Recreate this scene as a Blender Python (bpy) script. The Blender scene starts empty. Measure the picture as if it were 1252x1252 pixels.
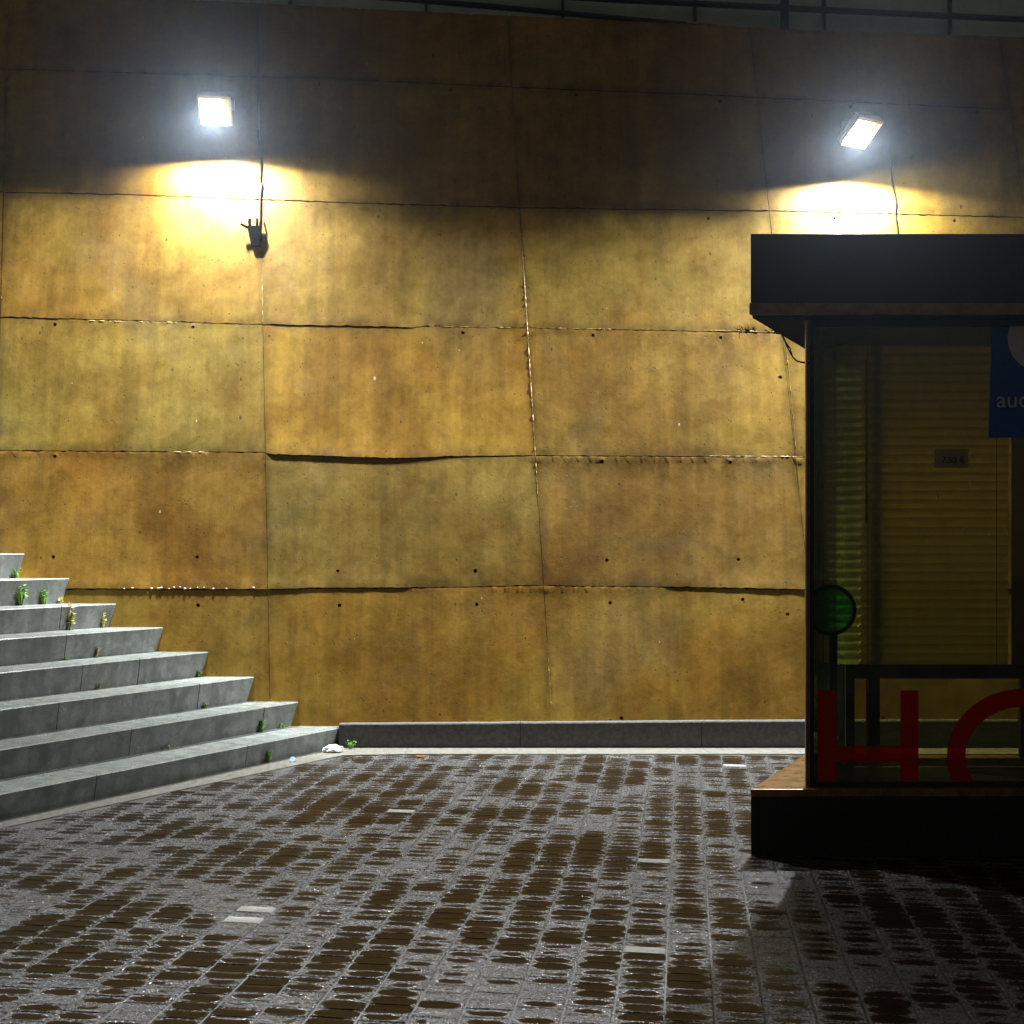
import bpy, bmesh, math, random
from mathutils import Vector, Matrix, noise
from mathutils.geometry import delaunay_2d_cdt
random.seed(7)
R = math.radians
scene = bpy.context.scene
C = scene.collection

# ------------------------------------------------------------------ camera
F = 1500.0            # focal length in photograph pixels (1252 wide)
CX, HY = 626.0, 668.0 # principal column, horizon row
CAMH = 1.37
cam_d = bpy.data.cameras.new('camera'); cam = bpy.data.objects.new('camera', cam_d); C.objects.link(cam)
cam.location = (0, 0, CAMH); cam.rotation_euler = (R(90), 0, 0)
cam_d.sensor_width = 36; cam_d.lens = 36 * F / 1252; cam_d.shift_y = 42 / 1252
cam_d.clip_start = 0.05; cam_d.clip_end = 2000
scene.camera = cam
# ------------------------------------------------------------------ world (night sky)
w = bpy.data.worlds.new('World'); scene.world = w; w.use_nodes = True
nt = w.node_tree; bg = nt.nodes['Background']
sky = nt.nodes.new('ShaderNodeTexSky'); sky.sky_type = 'NISHITA'; sky.sun_disc = False
sky.sun_elevation = R(-2); sky.sun_rotation = R(200)
mixw = nt.nodes.new('ShaderNodeMix'); mixw.data_type = 'RGBA'; mixw.blend_type = 'MIX'
mixw.inputs[0].default_value = 0.75
mixw.inputs[7].default_value = (0.34, 0.30, 0.22, 1)
nt.links.new(sky.outputs[0], mixw.inputs[6]); nt.links.new(mixw.outputs[2], bg.inputs[0])
bg.inputs[1].default_value = 0.17
# ------------------------------------------------------------------ exposure
vs = scene.view_settings
vs.view_transform = 'Standard'; vs.look = 'None'; vs.exposure = 0.0; vs.gamma = 1.0; vs.use_curve_mapping = False
scene.cycles.max_bounces = 10; scene.cycles.transparent_max_bounces = 16
scene.cycles.diffuse_bounces = 6; scene.cycles.sample_clamp_indirect = 6.0
LAMP_W = 4500.0

# ------------------------------------------------------------------ helpers
def P(px, py, Y):                       # pixel of the survey -> point at depth Y
    return Vector(((px - CX) / F * Y, Y, CAMH + (HY - py) / F * Y))
def G(px, py, z=0.0):                   # pixel -> point on a horizontal plane
    Y = (CAMH - z) * F / (py - HY)
    return Vector(((px - CX) / F * Y, Y, z))
WY, WT = 8.395, 0.15                    # wall face: Y = WY + WT*z
_n = math.sqrt(1 + WT * WT)
ET = Vector((0, WT, 1)) / _n; EN = Vector((0, -1, WT)) / _n
def W(px, py):                          # pixel -> (s,t) on the leaning wall face
    a = (HY - py) / F
    Y = (WY + WT * CAMH) / (1 - WT * a)
    return ((px - CX) / F * Y, (CAMH + a * Y) * _n)
def WP(s, t, d=0.0):
    return Vector((s, WY, 0)) + ET * t + EN * d

def mesh_obj(name, verts, faces, mat=None, parent=None, smooth=False, loc=(0, 0, 0)):
    me = bpy.data.meshes.new(name); me.from_pydata([tuple(v) for v in verts], [], faces); me.update()
    if mat: me.materials.append(mat)
    if smooth:
        for p in me.polygons: p.use_smooth = True
    o = bpy.data.objects.new(name, me); C.objects.link(o); o.location = loc
    if parent: o.parent = parent
    return o
def bm_obj(name, bm, mat=None, parent=None, smooth=False, loc=(0, 0, 0), rot=None):
    me = bpy.data.meshes.new(name); bm.to_mesh(me); bm.free()
    if mat: me.materials.append(mat)
    if smooth:
        for p in me.polygons: p.use_smooth = True
    o = bpy.data.objects.new(name, me); C.objects.link(o); o.location = loc
    if rot: o.rotation_euler = rot
    if parent: o.parent = parent
    return o
def empty(name, label, cat, loc=(0, 0, 0), group=None, rot=None):
    o = bpy.data.objects.new(name, None); C.objects.link(o); o.location = loc
    o.empty_display_size = 0.1
    if rot: o.rotation_euler = rot
    o['label'] = label; o['category'] = cat
    if group: o['group'] = group
    return o
def tag(o, label=None, cat=None, group=None, kind=None):
    if label: o['label'] = label
    if cat: o['category'] = cat
    if group: o['group'] = group
    if kind: o['kind'] = kind
    return o
def box(bm, x0, x1, y0, y1, z0, z1, M=None):
    vs_ = [bm.verts.new((x, y, z)) for z in (z0, z1) for y in (y0, y1) for x in (x0, x1)]
    for f in ((0, 2, 3, 1), (4, 5, 7, 6), (0, 1, 5, 4), (2, 6, 7, 3), (0, 4, 6, 2), (1, 3, 7, 5)):
        bm.faces.new([vs_[i] for i in f])
    if M: bmesh.ops.transform(bm, matrix=M, verts=vs_)
    return vs_
def box_obj(name, b, mat, parent=None, bevel=0.0, loc=(0, 0, 0)):
    bm = bmesh.new(); box(bm, *b)
    if bevel: bmesh.ops.bevel(bm, geom=bm.edges[:], offset=bevel, segments=2, affect='EDGES', profile=0.5)
    bmesh.ops.recalc_face_normals(bm, faces=bm.faces[:])
    return bm_obj(name, bm, mat, parent, loc=loc)
def prism(bm, poly, z0, z1):            # vertical prism from a plan outline
    a = [bm.verts.new((x, y, z0)) for x, y in poly]; b = [bm.verts.new((x, y, z1)) for x, y in poly]
    n = len(poly); bm.faces.new(a[::-1]); bm.faces.new(b)
    for i in range(n): bm.faces.new((a[i], a[(i + 1) % n], b[(i + 1) % n], b[i]))
def prism_obj(name, poly, z0, z1, mat, parent=None, bevel=0.0):
    bm = bmesh.new(); prism(bm, poly, z0, z1)
    if bevel: bmesh.ops.bevel(bm, geom=bm.edges[:], offset=bevel, segments=2, affect='EDGES', profile=0.5)
    bmesh.ops.recalc_face_normals(bm, faces=bm.faces[:])
    return bm_obj(name, bm, mat, parent)
def tube(bm, pts, r, n=6, cap=True):
    pts = [Vector(p) for p in pts]; rings = []
    for i, p in enumerate(pts):
        d = (pts[min(i + 1, len(pts) - 1)] - pts[max(i - 1, 0)]).normalized()
        u = d.cross(Vector((0.3, 1, 0.2))).normalized(); v = d.cross(u)
        rr = r[i] if isinstance(r, (list, tuple)) else r
        rings.append([bm.verts.new(p + (u * math.cos(k * 2 * math.pi / n) + v * math.sin(k * 2 * math.pi / n)) * rr) for k in range(n)])
    for a, b in zip(rings, rings[1:]):
        for k in range(n): bm.faces.new((a[k], a[(k + 1) % n], b[(k + 1) % n], b[k]))
    if cap: bm.faces.new(rings[0][::-1]); bm.faces.new(rings[-1])
def interp(tbl, x):
    if x <= tbl[0][0]: return tbl[0][1]
    for (a, b), (c, d) in zip(tbl, tbl[1:]):
        if x <= c: return b + (d - b) * (x - a) / (c - a)
    return tbl[-1][1]

# ------------------------------------------------------------------ materials
class NT:
    def __init__(s, name):
        s.m = bpy.data.materials.new(name); s.m.use_nodes = True; s.t = s.m.node_tree
        s.b = s.t.nodes['Principled BSDF']; s.out = s.t.nodes['Material Output']
    def n(s, typ, **kw):
        nd = s.t.nodes.new(typ)
        for k, v in kw.items(): setattr(nd, k, v)
        return nd
    def l(s, a, b): s.t.links.new(a, b)
    def val(s, sock, v):
        if hasattr(v, 'is_linked') or isinstance(v, bpy.types.NodeSocket): s.l(v, sock)
        else: sock.default_value = v
    def math(s, op, a, b=0.0, c=None, clamp=False):
        nd = s.n('ShaderNodeMath', operation=op); nd.use_clamp = clamp
        s.val(nd.inputs[0], a); s.val(nd.inputs[1], b)
        if c is not None: s.val(nd.inputs[2], c)
        return nd.outputs[0]
    def noise(s, vec, scale, detail=4.0, rough=0.5, dist=0.0):
        nd = s.n('ShaderNodeTexNoise'); s.l(vec, nd.inputs['Vector'])
        nd.inputs['Scale'].default_value = scale; nd.inputs['Detail'].default_value = detail
        nd.inputs['Roughness'].default_value = rough; nd.inputs['Distortion'].default_value = dist
        return nd.outputs['Fac']
    def map(s, vec, scale=(1, 1, 1), loc=(0, 0, 0)):
        nd = s.n('ShaderNodeMapping'); s.l(vec, nd.inputs[0]); nd.inputs['Scale'].default_value = scale
        nd.inputs['Location'].default_value = loc
        return nd.outputs[0]
    def range(s, v, a, b, c=0.0, d=1.0, smooth=True):
        nd = s.n('ShaderNodeMapRange'); nd.interpolation_type = 'SMOOTHSTEP' if smooth else 'LINEAR'
        s.val(nd.inputs[0], v)
        for i, q in enumerate((a, b, c, d)): s.val(nd.inputs[i + 1], q)
        return nd.outputs[0]
    def mix(s, f, a, b, blend='MIX'):
        nd = s.n('ShaderNodeMix', data_type='RGBA', blend_type=blend)
        s.val(nd.inputs[0], f)
        for q, v in ((6, a), (7, b)):
            if isinstance(v, tuple): nd.inputs[q].default_value = (*v[:3], 1)
            else: s.l(v, nd.inputs[q])
        return nd.outputs[2]
    def bump(s, h, strength, dist, normal=None):
        nd = s.n('ShaderNodeBump'); s.val(nd.inputs['Strength'], strength); nd.inputs['Distance'].default_value = dist
        s.l(h, nd.inputs['Height'])
        if normal is not None: s.l(normal, nd.inputs['Normal'])
        return nd.outputs[0]
    def pos(s): return s.n('ShaderNodeNewGeometry').outputs['Position']

def simple(name, col, rough=0.5, metal=0.0, spec=0.5, var=0.25, scale=18.0, bump=0.15):
    t = NT(name); p = t.pos(); f = t.noise(p, scale, 5, 0.6)
    c2 = tuple(max(0, x * (1 - var)) for x in col); c1 = tuple(min(1, x * (1 + var)) for x in col)
    t.l(t.mix(t.range(f, 0.3, 0.7), c2, c1), t.b.inputs['Base Color'])
    t.l(t.range(f, 0.2, 0.8, rough * 0.85, min(1, rough * 1.15)), t.b.inputs['Roughness'])
    t.b.inputs['Metallic'].default_value = metal; t.b.inputs['Specular IOR Level'].default_value = spec
    if bump: t.l(t.bump(t.noise(p, scale * 6, 3), bump, 0.003), t.b.inputs['Normal'])
    return t.m

def concrete_wall_mat():
    t = NT('cast_concrete'); p = t.pos()
    oi = t.n('ShaderNodeObjectInfo'); tint = oi.outputs['Color']
    big = t.noise(p, 0.9, 4, 0.55, 0.6)
    big2 = t.noise(t.map(p, (1, 1, 0.8), (7, 3, 1)), 1.7, 5, 0.6, 0.8)
    streak = t.noise(t.map(p, (16, 1, 1.0)), 1.0, 5, 0.62)
    streak2 = t.noise(t.map(p, (55, 1, 2.2)), 1.0, 3, 0.6)
    mott = t.noise(p, 26, 6, 0.72)
    mott2 = t.noise(p, 7, 6, 0.68, 0.4)
    c = t.mix(t.range(big, 0.36, 0.62), (0.275, 0.143, 0.017), (0.375, 0.225, 0.033))
    c = t.mix(t.range(big2, 0.50, 0.68, 0, 0.45), c, (0.30, 0.132, 0.010))       # rusty patches
    c = t.mix(t.range(t.noise(t.map(p, (1, 1, 1), (3, 9, 4)), 1.2, 4, 0.6, 0.5), 0.52, 0.70, 0, 0.5), c, (0.26, 0.17, 0.055))  # greyer bloom
    c = t.mix(1.0, c, tint, 'MULTIPLY')
    k = t.range(streak, 0.28, 0.72, 0.93, 1.06, False)
    k = t.math('MULTIPLY', k, t.range(streak2, 0.25, 0.75, 0.95, 1.05, False))
    k = t.math('MULTIPLY', k, t.range(mott, 0.25, 0.75, 0.83, 1.17, False))
    run = t.noise(t.map(p, (7.5, 1, 0.45), (2, 0, 1)), 1.0, 4, 0.55); run2 = t.noise(t.map(p, (22, 1, 0.8), (4, 0, 6)), 1.0, 4, 0.6)
    k = t.math('MULTIPLY', k, t.range(t.math('ADD', t.math('MULTIPLY', run, 0.75), t.math('MULTIPLY', run2, 0.25)), 0.38, 0.62, 0.86, 1.06))
    cloud = t.noise(t.map(p, (1.0, 1, 0.75), (11, 2, 5)), 2.1, 6, 0.62, 0.45)
    k = t.math('MULTIPLY', k, t.range(cloud, 0.36, 0.60, 0.78, 1.05))
    k = t.math('MULTIPLY', k, t.range(mott2, 0.28, 0.72, 0.72, 1.24, False))
    # air pits
    vor = t.n('ShaderNodeTexVoronoi'); t.l(t.map(p, (1.15, 1, 0.65)), vor.inputs['Vector']); vor.inputs['Scale'].default_value = 9
    vor.inputs['Randomness'].default_value = 1
    vc = t.n('ShaderNodeSeparateColor'); t.l(vor.outputs['Color'], vc.inputs[0])
    rad = t.range(vc.outputs[0], 0.35, 1.0, 0.0, 0.10, False)
    pit = t.math('LESS_THAN', t.math('ADD', vor.outputs['Distance'], t.math('MULTIPLY', t.math('SUBTRACT', t.noise(p, 60, 3, 0.6), 0.5), 0.08)), rad)
    vor2 = t.n('ShaderNodeTexVoronoi'); t.l(p, vor2.inputs['Vector']); vor2.inputs['Scale'].default_value = 34
    vc2 = t.n('ShaderNodeSeparateColor'); t.l(vor2.outputs['Color'], vc2.inputs[0])
    pit2 = t.math('LESS_THAN', vor2.outputs['Distance'], t.range(vc2.outputs[1], 0.62, 1.0, 0.0, 0.22, False))
    pits = t.math('MAXIMUM', pit, pit2)
    k = t.math('MULTIPLY', k, t.range(pits, 0, 1, 1.0, 0.42, False))
    # grime drawn along the form joints
    uvn = t.n('ShaderNodeUVMap'); uvn.uv_map = 'UVMap'; us = t.n('ShaderNodeSeparateXYZ'); t.l(uvn.outputs[0], us.inputs[0])
    eu = t.math('MULTIPLY', t.math('MINIMUM', us.outputs[0], t.math('SUBTRACT', 1.0, us.outputs[0])), 1.76)
    et_ = t.math('MULTIPLY', t.math('SUBTRACT', 1.0, us.outputs[1]), 0.88); eb_ = t.math('MULTIPLY', us.outputs[1], 0.88)
    gn = t.noise(p, 4.5, 5, 0.65, 0.5); gw = t.range(gn, 0.3, 0.7, 0.3, 1.6, False)
    def band(e, wd): return t.range(t.math('DIVIDE', e, gw), 0.0, wd, 1.0, 0.0)
    gr_ = t.math('MAXIMUM', t.math('MULTIPLY', band(eu, 0.055), 0.75), t.math('MAXIMUM', t.math('MULTIPLY', band(et_, 0.07), 0.6), t.math('MULTIPLY', band(eb_, 0.10), 0.85)))
    gr_ = t.math('MULTIPLY', gr_, t.range(t.noise(t.map(p, (3, 1, 1)), 2.2, 4, 0.6), 0.35, 0.6, 0.25, 1.0))
    k = t.math('MULTIPLY', k, t.range(gr_, 0, 1, 1.0, 0.52, False))
    # lime specks
    vor3 = t.n('ShaderNodeTexVoronoi'); t.l(t.map(p, (1, 1, 0.6), (5, 5, 5)), vor3.inputs['Vector']); vor3.inputs['Scale'].default_value = 5.5
    vc3 = t.n('ShaderNodeSeparateColor'); t.l(vor3.outputs['Color'], vc3.inputs[0])
    speck = t.math('LESS_THAN', vor3.outputs['Distance'], t.range(vc3.outputs[2], 0.5, 1.0, 0.0, 0.05, False))
    sc = t.n('ShaderNodeVectorMath', operation='SCALE'); t.l(c, sc.inputs[0]); t.l(k, sc.inputs['Scale'])
    c = t.mix(speck, sc.outputs[0], (0.55, 0.45, 0.28))
    t.l(c, t.b.inputs['Base Color'])
    t.l(t.range(mott2, 0.3, 0.7, 0.42, 0.68), t.b.inputs['Roughness']); t.b.inputs['Specular IOR Level'].default_value = 0.22
    h = t.math('ADD', t.math('MULTIPLY', mott, 0.35), t.math('MULTIPLY', streak2, 0.15))
    h = t.math('ADD', h, t.math('MULTIPLY', t.noise(p, 70, 4, 0.7), 0.2))
    h = t.math('SUBTRACT', h, t.math('MULTIPLY', pits, 0.8)); h = t.math('ADD', h, t.math('MULTIPLY', speck, 1.2))
    t.l(t.bump(h, 0.55, 0.0045), t.b.inputs['Normal'])
    return t.m

def paver_mat():
    t = NT('wet_paver'); p = t.pos()
    uv = t.n('ShaderNodeUVMap'); uv.uv_map = 'UVMap'
    at = t.n('ShaderNodeAttribute'); at.attribute_name = 'rnd'; rnd = at.outputs['Fac']
    sx = t.n('ShaderNodeSeparateXYZ'); t.l(uv.outputs[0], sx.inputs[0])
    u = t.math('SUBTRACT', sx.outputs[0], 0.5); v = t.math('SUBTRACT', sx.outputs[1], 0.5)
    # puddle film in the dished middle of each block
    e = t.math('ADD', t.math('POWER', t.math('ABSOLUTE', t.math('MULTIPLY', u, 2.0)), 2.6),
               t.math('POWER', t.math('ABSOLUTE', t.math('MULTIPLY', v, 2.0)), 1.8))
    edge_n = t.math('ADD', t.math('MULTIPLY', t.noise(p, 45, 4, 0.6), 0.6), t.math('MULTIPLY', t.noise(p, 230, 3, 0.7), 0.4))
    blot = t.noise(p, 1.5, 5, 0.6, 0.8)
    blot2 = t.noise(p, 5.0, 3, 0.6)
    level = t.math('ADD', t.range(blot, 0.38, 0.62, 0.14, 1.10), t.math('MULTIPLY', t.math('SUBTRACT', blot2, 0.5), 1.3))
    level = t.math('ADD', level, t.math('MULTIPLY', t.math('SUBTRACT', rnd, 0.5), 1.1))
    q = t.math('SUBTRACT', level, e); q = t.math('ADD', q, t.math('MULTIPLY', t.math('SUBTRACT', edge_n, 0.5), 0.9))
    film = t.range(q, -0.30, 0.30)
    grain = t.noise(p, 210, 3, 0.75); g2 = t.noise(p, 75, 5, 0.7)
    rough_c = t.mix(t.range(t.math('ADD', t.math('MULTIPLY', g2, 0.5), t.math('MULTIPLY', grain, 0.5)), 0.38, 0.62), (0.011, 0.011, 0.010), (0.056, 0.055, 0.053))
    tone = t.range(rnd, 0, 1, 0.75, 1.35, False)
    sc = t.n('ShaderNodeVectorMath', operation='SCALE'); t.l(rough_c, sc.inputs[0]); t.l(tone, sc.inputs['Scale'])
    t.l(t.mix(film, sc.outputs[0], (0.020, 0.013, 0.006)), t.b.inputs['Base Color'])
    vd = t.n('ShaderNodeTexVoronoi'); t.l(p, vd.inputs['Vector']); vd.inputs['Scale'].default_value = 75
    vcc = t.n('ShaderNodeSeparateColor'); t.l(vd.outputs['Color'], vcc.inputs[0])
    bead = t.math('MULTIPLY', t.range(vd.outputs['Distance'], 0.12, 0.34, 1.0, 0.0), t.math('GREATER_THAN', vcc.outputs[0], 0.80))   # water beads
    t.l(t.math('ADD', t.math('MULTIPLY', t.math('MAXIMUM', film, bead), -0.22), t.range(g2, 0.35, 0.65, 0.20, 0.36)), t.b.inputs['Roughness'])
    t.l(t.range(film, 0, 1, 1.0, 0.04, False), t.b.inputs['Specular IOR Level'])
    h = t.math('ADD', grain, t.math('MULTIPLY', g2, 1.6))
    st = t.math('SUBTRACT', 0.75, t.math('MULTIPLY', film, 0.66))
    t.l(t.bump(bead, 0.9, 0.004, t.bump(h, st, 0.0065)), t.b.inputs['Normal'])
    return t.m

def joint_mat():
    t = NT('joint_sand'); p = t.pos(); g = t.noise(p, 160, 4, 0.7); b = t.noise(p, 6, 4, 0.6)
    t.l(t.mix(t.range(g, 0.3, 0.7), (0.03, 0.029, 0.026), (0.10, 0.097, 0.09)), t.b.inputs['Base Color'])
    t.l(t.range(b, 0.4, 0.6, 0.22, 0.5), t.b.inputs['Roughness'])
    t.l(t.bump(g, 0.6, 0.004), t.b.inputs['Normal'])
    return t.m

def step_mat():
    t = NT('grey_granite'); p = t.pos(); oi = t.n('ShaderNodeObjectInfo')
    g = t.noise(p, 220, 3, 0.7); m = t.noise(p, 9, 5, 0.65); st = t.noise(t.map(p, (14, 14, 2)), 1, 4, 0.6)
    c = t.mix(t.range(g, 0.25, 0.75), (0.060, 0.066, 0.060), (0.185, 0.196, 0.180))
    c = t.mix(t.range(m, 0.42, 0.62, 0, 0.7), c, (0.062, 0.068, 0.052))
    k = t.math('MULTIPLY', t.range(st, 0.3, 0.7, 0.62, 1.22, False), t.range(oi.outputs['Random'], 0, 1, 0.85, 1.15, False))
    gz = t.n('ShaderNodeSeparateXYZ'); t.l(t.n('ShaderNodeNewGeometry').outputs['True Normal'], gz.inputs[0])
    k = t.math('MULTIPLY', k, t.range(gz.outputs[2], 0.3, 0.9, 0.78, 1.5))       # upward faces painted paler, risers darker, imitating brighter-lit treads
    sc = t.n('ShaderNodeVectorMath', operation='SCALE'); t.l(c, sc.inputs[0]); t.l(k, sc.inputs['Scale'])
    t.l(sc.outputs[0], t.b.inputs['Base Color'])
    t.l(t.range(m, 0.35, 0.65, 0.22, 0.5), t.b.inputs['Roughness'])
    t.l(t.bump(t.math('ADD', g, m), 0.35, 0.003), t.b.inputs['Normal'])
    return t.m

def glass_mat(name, tint, rough=0.02, refl=1.0):
    t = NT(name); t.t.nodes.remove(t.b)
    tr = t.n('ShaderNodeBsdfTransparent'); tr.inputs[0].default_value = (*tint, 1)
    gl = t.n('ShaderNodeBsdfGlossy'); gl.inputs['Roughness'].default_value = rough; gl.inputs['Color'].default_value = (refl, refl, refl, 1)
    fr = t.n('ShaderNodeFresnel'); fr.inputs[0].default_value = 1.5
    mx = t.n('ShaderNodeMixShader'); t.l(fr.outputs[0], mx.inputs[0]); t.l(tr.outputs[0], mx.inputs[1]); t.l(gl.outputs[0], mx.inputs[2])
    df = t.n('ShaderNodeBsdfDiffuse'); df.inputs[0].default_value = (0.5, 0.55, 0.5, 1)     # pale veil painted in for hazy reflections on the glass
    m2 = t.n('ShaderNodeMixShader'); m2.inputs[0].default_value = 0.0
    t.l(t.range(t.noise(t.map(t.pos(), (6, 6, 1.5)), 1.0, 5, 0.65), 0.35, 0.75, 0.01, 0.09), m2.inputs[0])
    t.l(mx.outputs[0], m2.inputs[1]); t.l(df.outputs[0], m2.inputs[2]); t.l(m2.outputs[0], t.out.inputs[0]); return t.m

def emit_mat(name, col, s):
    t = NT(name); t.b.inputs['Emission Color'].default_value = (*col, 1); t.b.inputs['Emission Strength'].default_value = s
    t.b.inputs['Base Color'].default_value = (0.8, 0.8, 0.8, 1); return t.m

def translucent_mat(name, col, amt):
    t = NT(name)
    p = t.pos(); f = t.noise(p, 30, 4)
    col_s = t.mix(f, tuple(x * 0.8 for x in col), col)
    t.l(col_s, t.b.inputs['Base Color']); t.b.inputs['Roughness'].default_value = 0.6
    tl = t.n('ShaderNodeBsdfTranslucent'); t.l(col_s, tl.inputs[0])
    mx = t.n('ShaderNodeMixShader'); mx.inputs[0].default_value = amt
    t.l(t.b.outputs[0], mx.inputs[1]); t.l(tl.outputs[0], mx.inputs[2]); t.l(mx.outputs[0], t.out.inputs[0]); return t.m

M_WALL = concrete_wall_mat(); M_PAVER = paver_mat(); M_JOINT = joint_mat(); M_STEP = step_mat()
M_BACK = simple('joint_backing_concrete', (0.24, 0.13, 0.03), 0.8)  # wall-coloured core concrete visible through the panel joints
M_FIN = simple('mortar_fin', (0.50, 0.33, 0.10), 0.45)
M_PLINTH = simple('plinth_stone', (0.075, 0.072, 0.068), 0.7, var=0.35, scale=40, bump=0.6)
M_STRIP = simple('pale_concrete', (0.13, 0.122, 0.10), 0.45, var=0.3, scale=30, bump=0.4)
M_BLACK = simple('black_paint', (0.010, 0.010, 0.012), 0.5, var=0.2, bump=0.05)
M_BROWN = simple('bronze_trim', (0.26, 0.17, 0.10), 0.5, var=0.25)
M_SILL = simple('bronze_deck', (0.22, 0.115, 0.030), 0.30, metal=0.2, var=0.3)
M_ALU = simple('worn_aluminium', (0.42, 0.38, 0.34), 0.35, metal=0.8)
M_HOUSING = simple('lamp_housing', (0.62, 0.60, 0.52), 0.45, var=0.1)
M_LENS = emit_mat('lamp_lens', (0.75, 0.88, 1.0), 190.0)
M_CABLE = simple('cable_rubber', (0.03, 0.02, 0.006), 0.7, spec=0.1)
M_CABLE2 = simple('cable_black', (0.006, 0.005, 0.004), 0.9, spec=0.0)
M_JBOX = simple('dark_box', (0.005, 0.0045, 0.004), 0.8, spec=0.05)
M_CLADDING = simple('grey_green_cladding', (0.50, 0.64, 0.58), 0.4, var=0.15, scale=3)
M_RAIL = simple('dark_rail', (0.018, 0.022, 0.024), 0.4, metal=0.3)
M_GLASS = glass_mat('tinted_glass', (0.74, 0.77, 0.62))
M_GLASS2 = glass_mat('rear_glass', (0.75, 0.75, 0.60))
M_TEAL = simple('teal_glass_edge', (0.06, 0.30, 0.27), 0.3)
M_BLIND = translucent_mat('blind_fabric', (0.92, 0.82, 0.30), 0.75)
M_POSTER = translucent_mat('poster_blue', (0.01, 0.13, 0.50), 0.3)
M_POSTERW = translucent_mat('poster_white', (0.80, 0.80, 0.88), 0.35)
M_RED = translucent_mat('red_vinyl', (0.95, 0.03, 0.02), 0.55)
def see_through(m, tint, f):
    t = m.node_tree; out = t.nodes['Material Output']; src = out.inputs[0].links[0].from_socket
    tr = t.nodes.new('ShaderNodeBsdfTransparent'); tr.inputs[0].default_value = (*tint, 1)
    mx = t.nodes.new('ShaderNodeMixShader'); mx.inputs[0].default_value = f
    t.links.new(src, mx.inputs[1]); t.links.new(tr.outputs[0], mx.inputs[2]); t.links.new(mx.outputs[0], out.inputs[0])
see_through(M_RED, (1.0, 0.12, 0.08), 0.35)
M_PAPER = translucent_mat('paper', (0.72, 0.66, 0.45), 0.7)
M_INK = simple('ink', (0.02, 0.02, 0.02), 0.6)
M_INSIDE = simple('kiosk_inside', (0.07, 0.06, 0.045), 0.6)
M_WEED = simple('weed_leaf', (0.14, 0.28, 0.03), 0.5, var=0.4)
M_WEED2 = simple('dry_weed', (0.34, 0.30, 0.08), 0.6, var=0.3)
M_PLASTIC = simple('white_plastic', (0.72, 0.76, 0.78), 0.25, bump=0.5)
M_LEAF = simple('orange_leaf', (0.60, 0.33, 0.16), 0.5)
M_DROP = emit = None
def drop_mat():
    t = NT('water_drop'); t.b.inputs['Base Color'].default_value = (0.75, 0.72, 0.5, 1); t.b.inputs['Roughness'].default_value = 0.05
    t.b.inputs['Transmission Weight'].default_value = 0.4; return t.m
M_DROP = drop_mat()

# ================================================================== CONCRETE WALL
TOPL = [(-700, -38), (0, -10), (251, 0), (420, 9), (840, 29), (976, 36), (1252, 45), (1900, 72)]
HJ = [TOPL,
      [(-700, 55), (0, 84), (420, 97), (551, 103), (705, 110), (840, 115), (1252, 135), (1900, 160)],
      [(-700, 205), (0, 235), (155, 238), (420, 248), (640, 254), (940, 258), (1252, 266), (1900, 280)],
      [(-700, 365), (0, 388), (155, 392), (320, 397), (420, 399), (505, 401), (520, 399), (640, 401), (840, 405), (980, 408), (1900, 424)],
      [(-700, 540), (0, 551), (322, 553), (332, 556), (400, 558), (480, 561), (565, 558), (655, 557), (980, 559), (1900, 564)],
      [(-700, 722), (85, 720), (325, 721), (400, 719), (500, 719), (660, 716), (830, 718), (980, 721), (1900, 722)],
      [(-700, 930), (1900, 930)]]
VX = [-680, -330, -2, 323.5, 651, 966, 1290, 1610, 1900]
def vline(k, y): return 185 + (VX[k] - 185) * (y + 6900) / 7400
# lip at each joint in mm: + upper course proud (casts shade), - lower course proud (catches light)
LIP = [None,
       [(-700, 1), (1900, 1)],
       [(0, 3), (300, 2), (900, 4), (1252, 2)],
       [(0, 2), (70, 3), (100, -5), (240, -4), (320, -3), (332, 3.5), (500, 3.5), (515, -2), (640, -3), (652, -3), (980, -5)],
       [(0, -5), (45, -5), (60, -3), (190, -4), (205, -7), (262, -7), (280, -2), (322, -2), (332, 6), (480, 7), (570, 1.5), (640, 1), (655, -5), (980, -7)],
       [(85, 6), (325, 6), (340, 5), (500, 4.5), (515, -4), (650, -5), (800, -3), (820, 4), (985, 6)],
       None]
HOLES = [(67, 241), (243, 246), (397, 251), (557, 256), (715, 260), (866, 267), (1020, 267), (1167, 270),
         (551, 110), (705, 116), (880, 124), (1040, 131), (1195, 138), (235, 96), (390, 103), (75, 90),
         (67, 397), (236, 400), (402, 404), (566, 407), (725, 410), (881, 413), (1040, 416), (1200, 419),
         (954, 461), (67, 558), (239, 558), (409, 564), (574, 563), (736, 564), (893, 565), (1050, 566), (1210, 567),
         (65, 681), (241, 681), (413, 698), (581, 698), (742, 685), (903, 684), (1060, 684), (1220, 684),
         (65, 741), (242, 740), (415, 740), (583, 739), (746, 737), (908, 733), (963, 751), (1070, 733), (1230, 733),
         (760, 878), (1080, 878)]
TINT = {}
rt = random.Random(3)
for r_ in range(6):
    for k_ in range(8):
        a = rt.uniform(0.93, 1.07); TINT[(r_, k_)] = (a * rt.uniform(.97, 1.04), a, a * rt.uniform(.9, 1.1))
TINT[(3, 2)] = (0.93, 1.06, 1.3); TINT[(4, 3)] = (0.82, 0.91, 1.15); TINT[(3, 3)] = (1.08, 1.04, 0.9)
TINT[(4, 2)] = (0.90, 0.82, 0.8); TINT[(4, 4)] = (0.86, 0.84, 1.0); TINT[(5, 3)] = (1.08, 1.08, 1.0)
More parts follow.
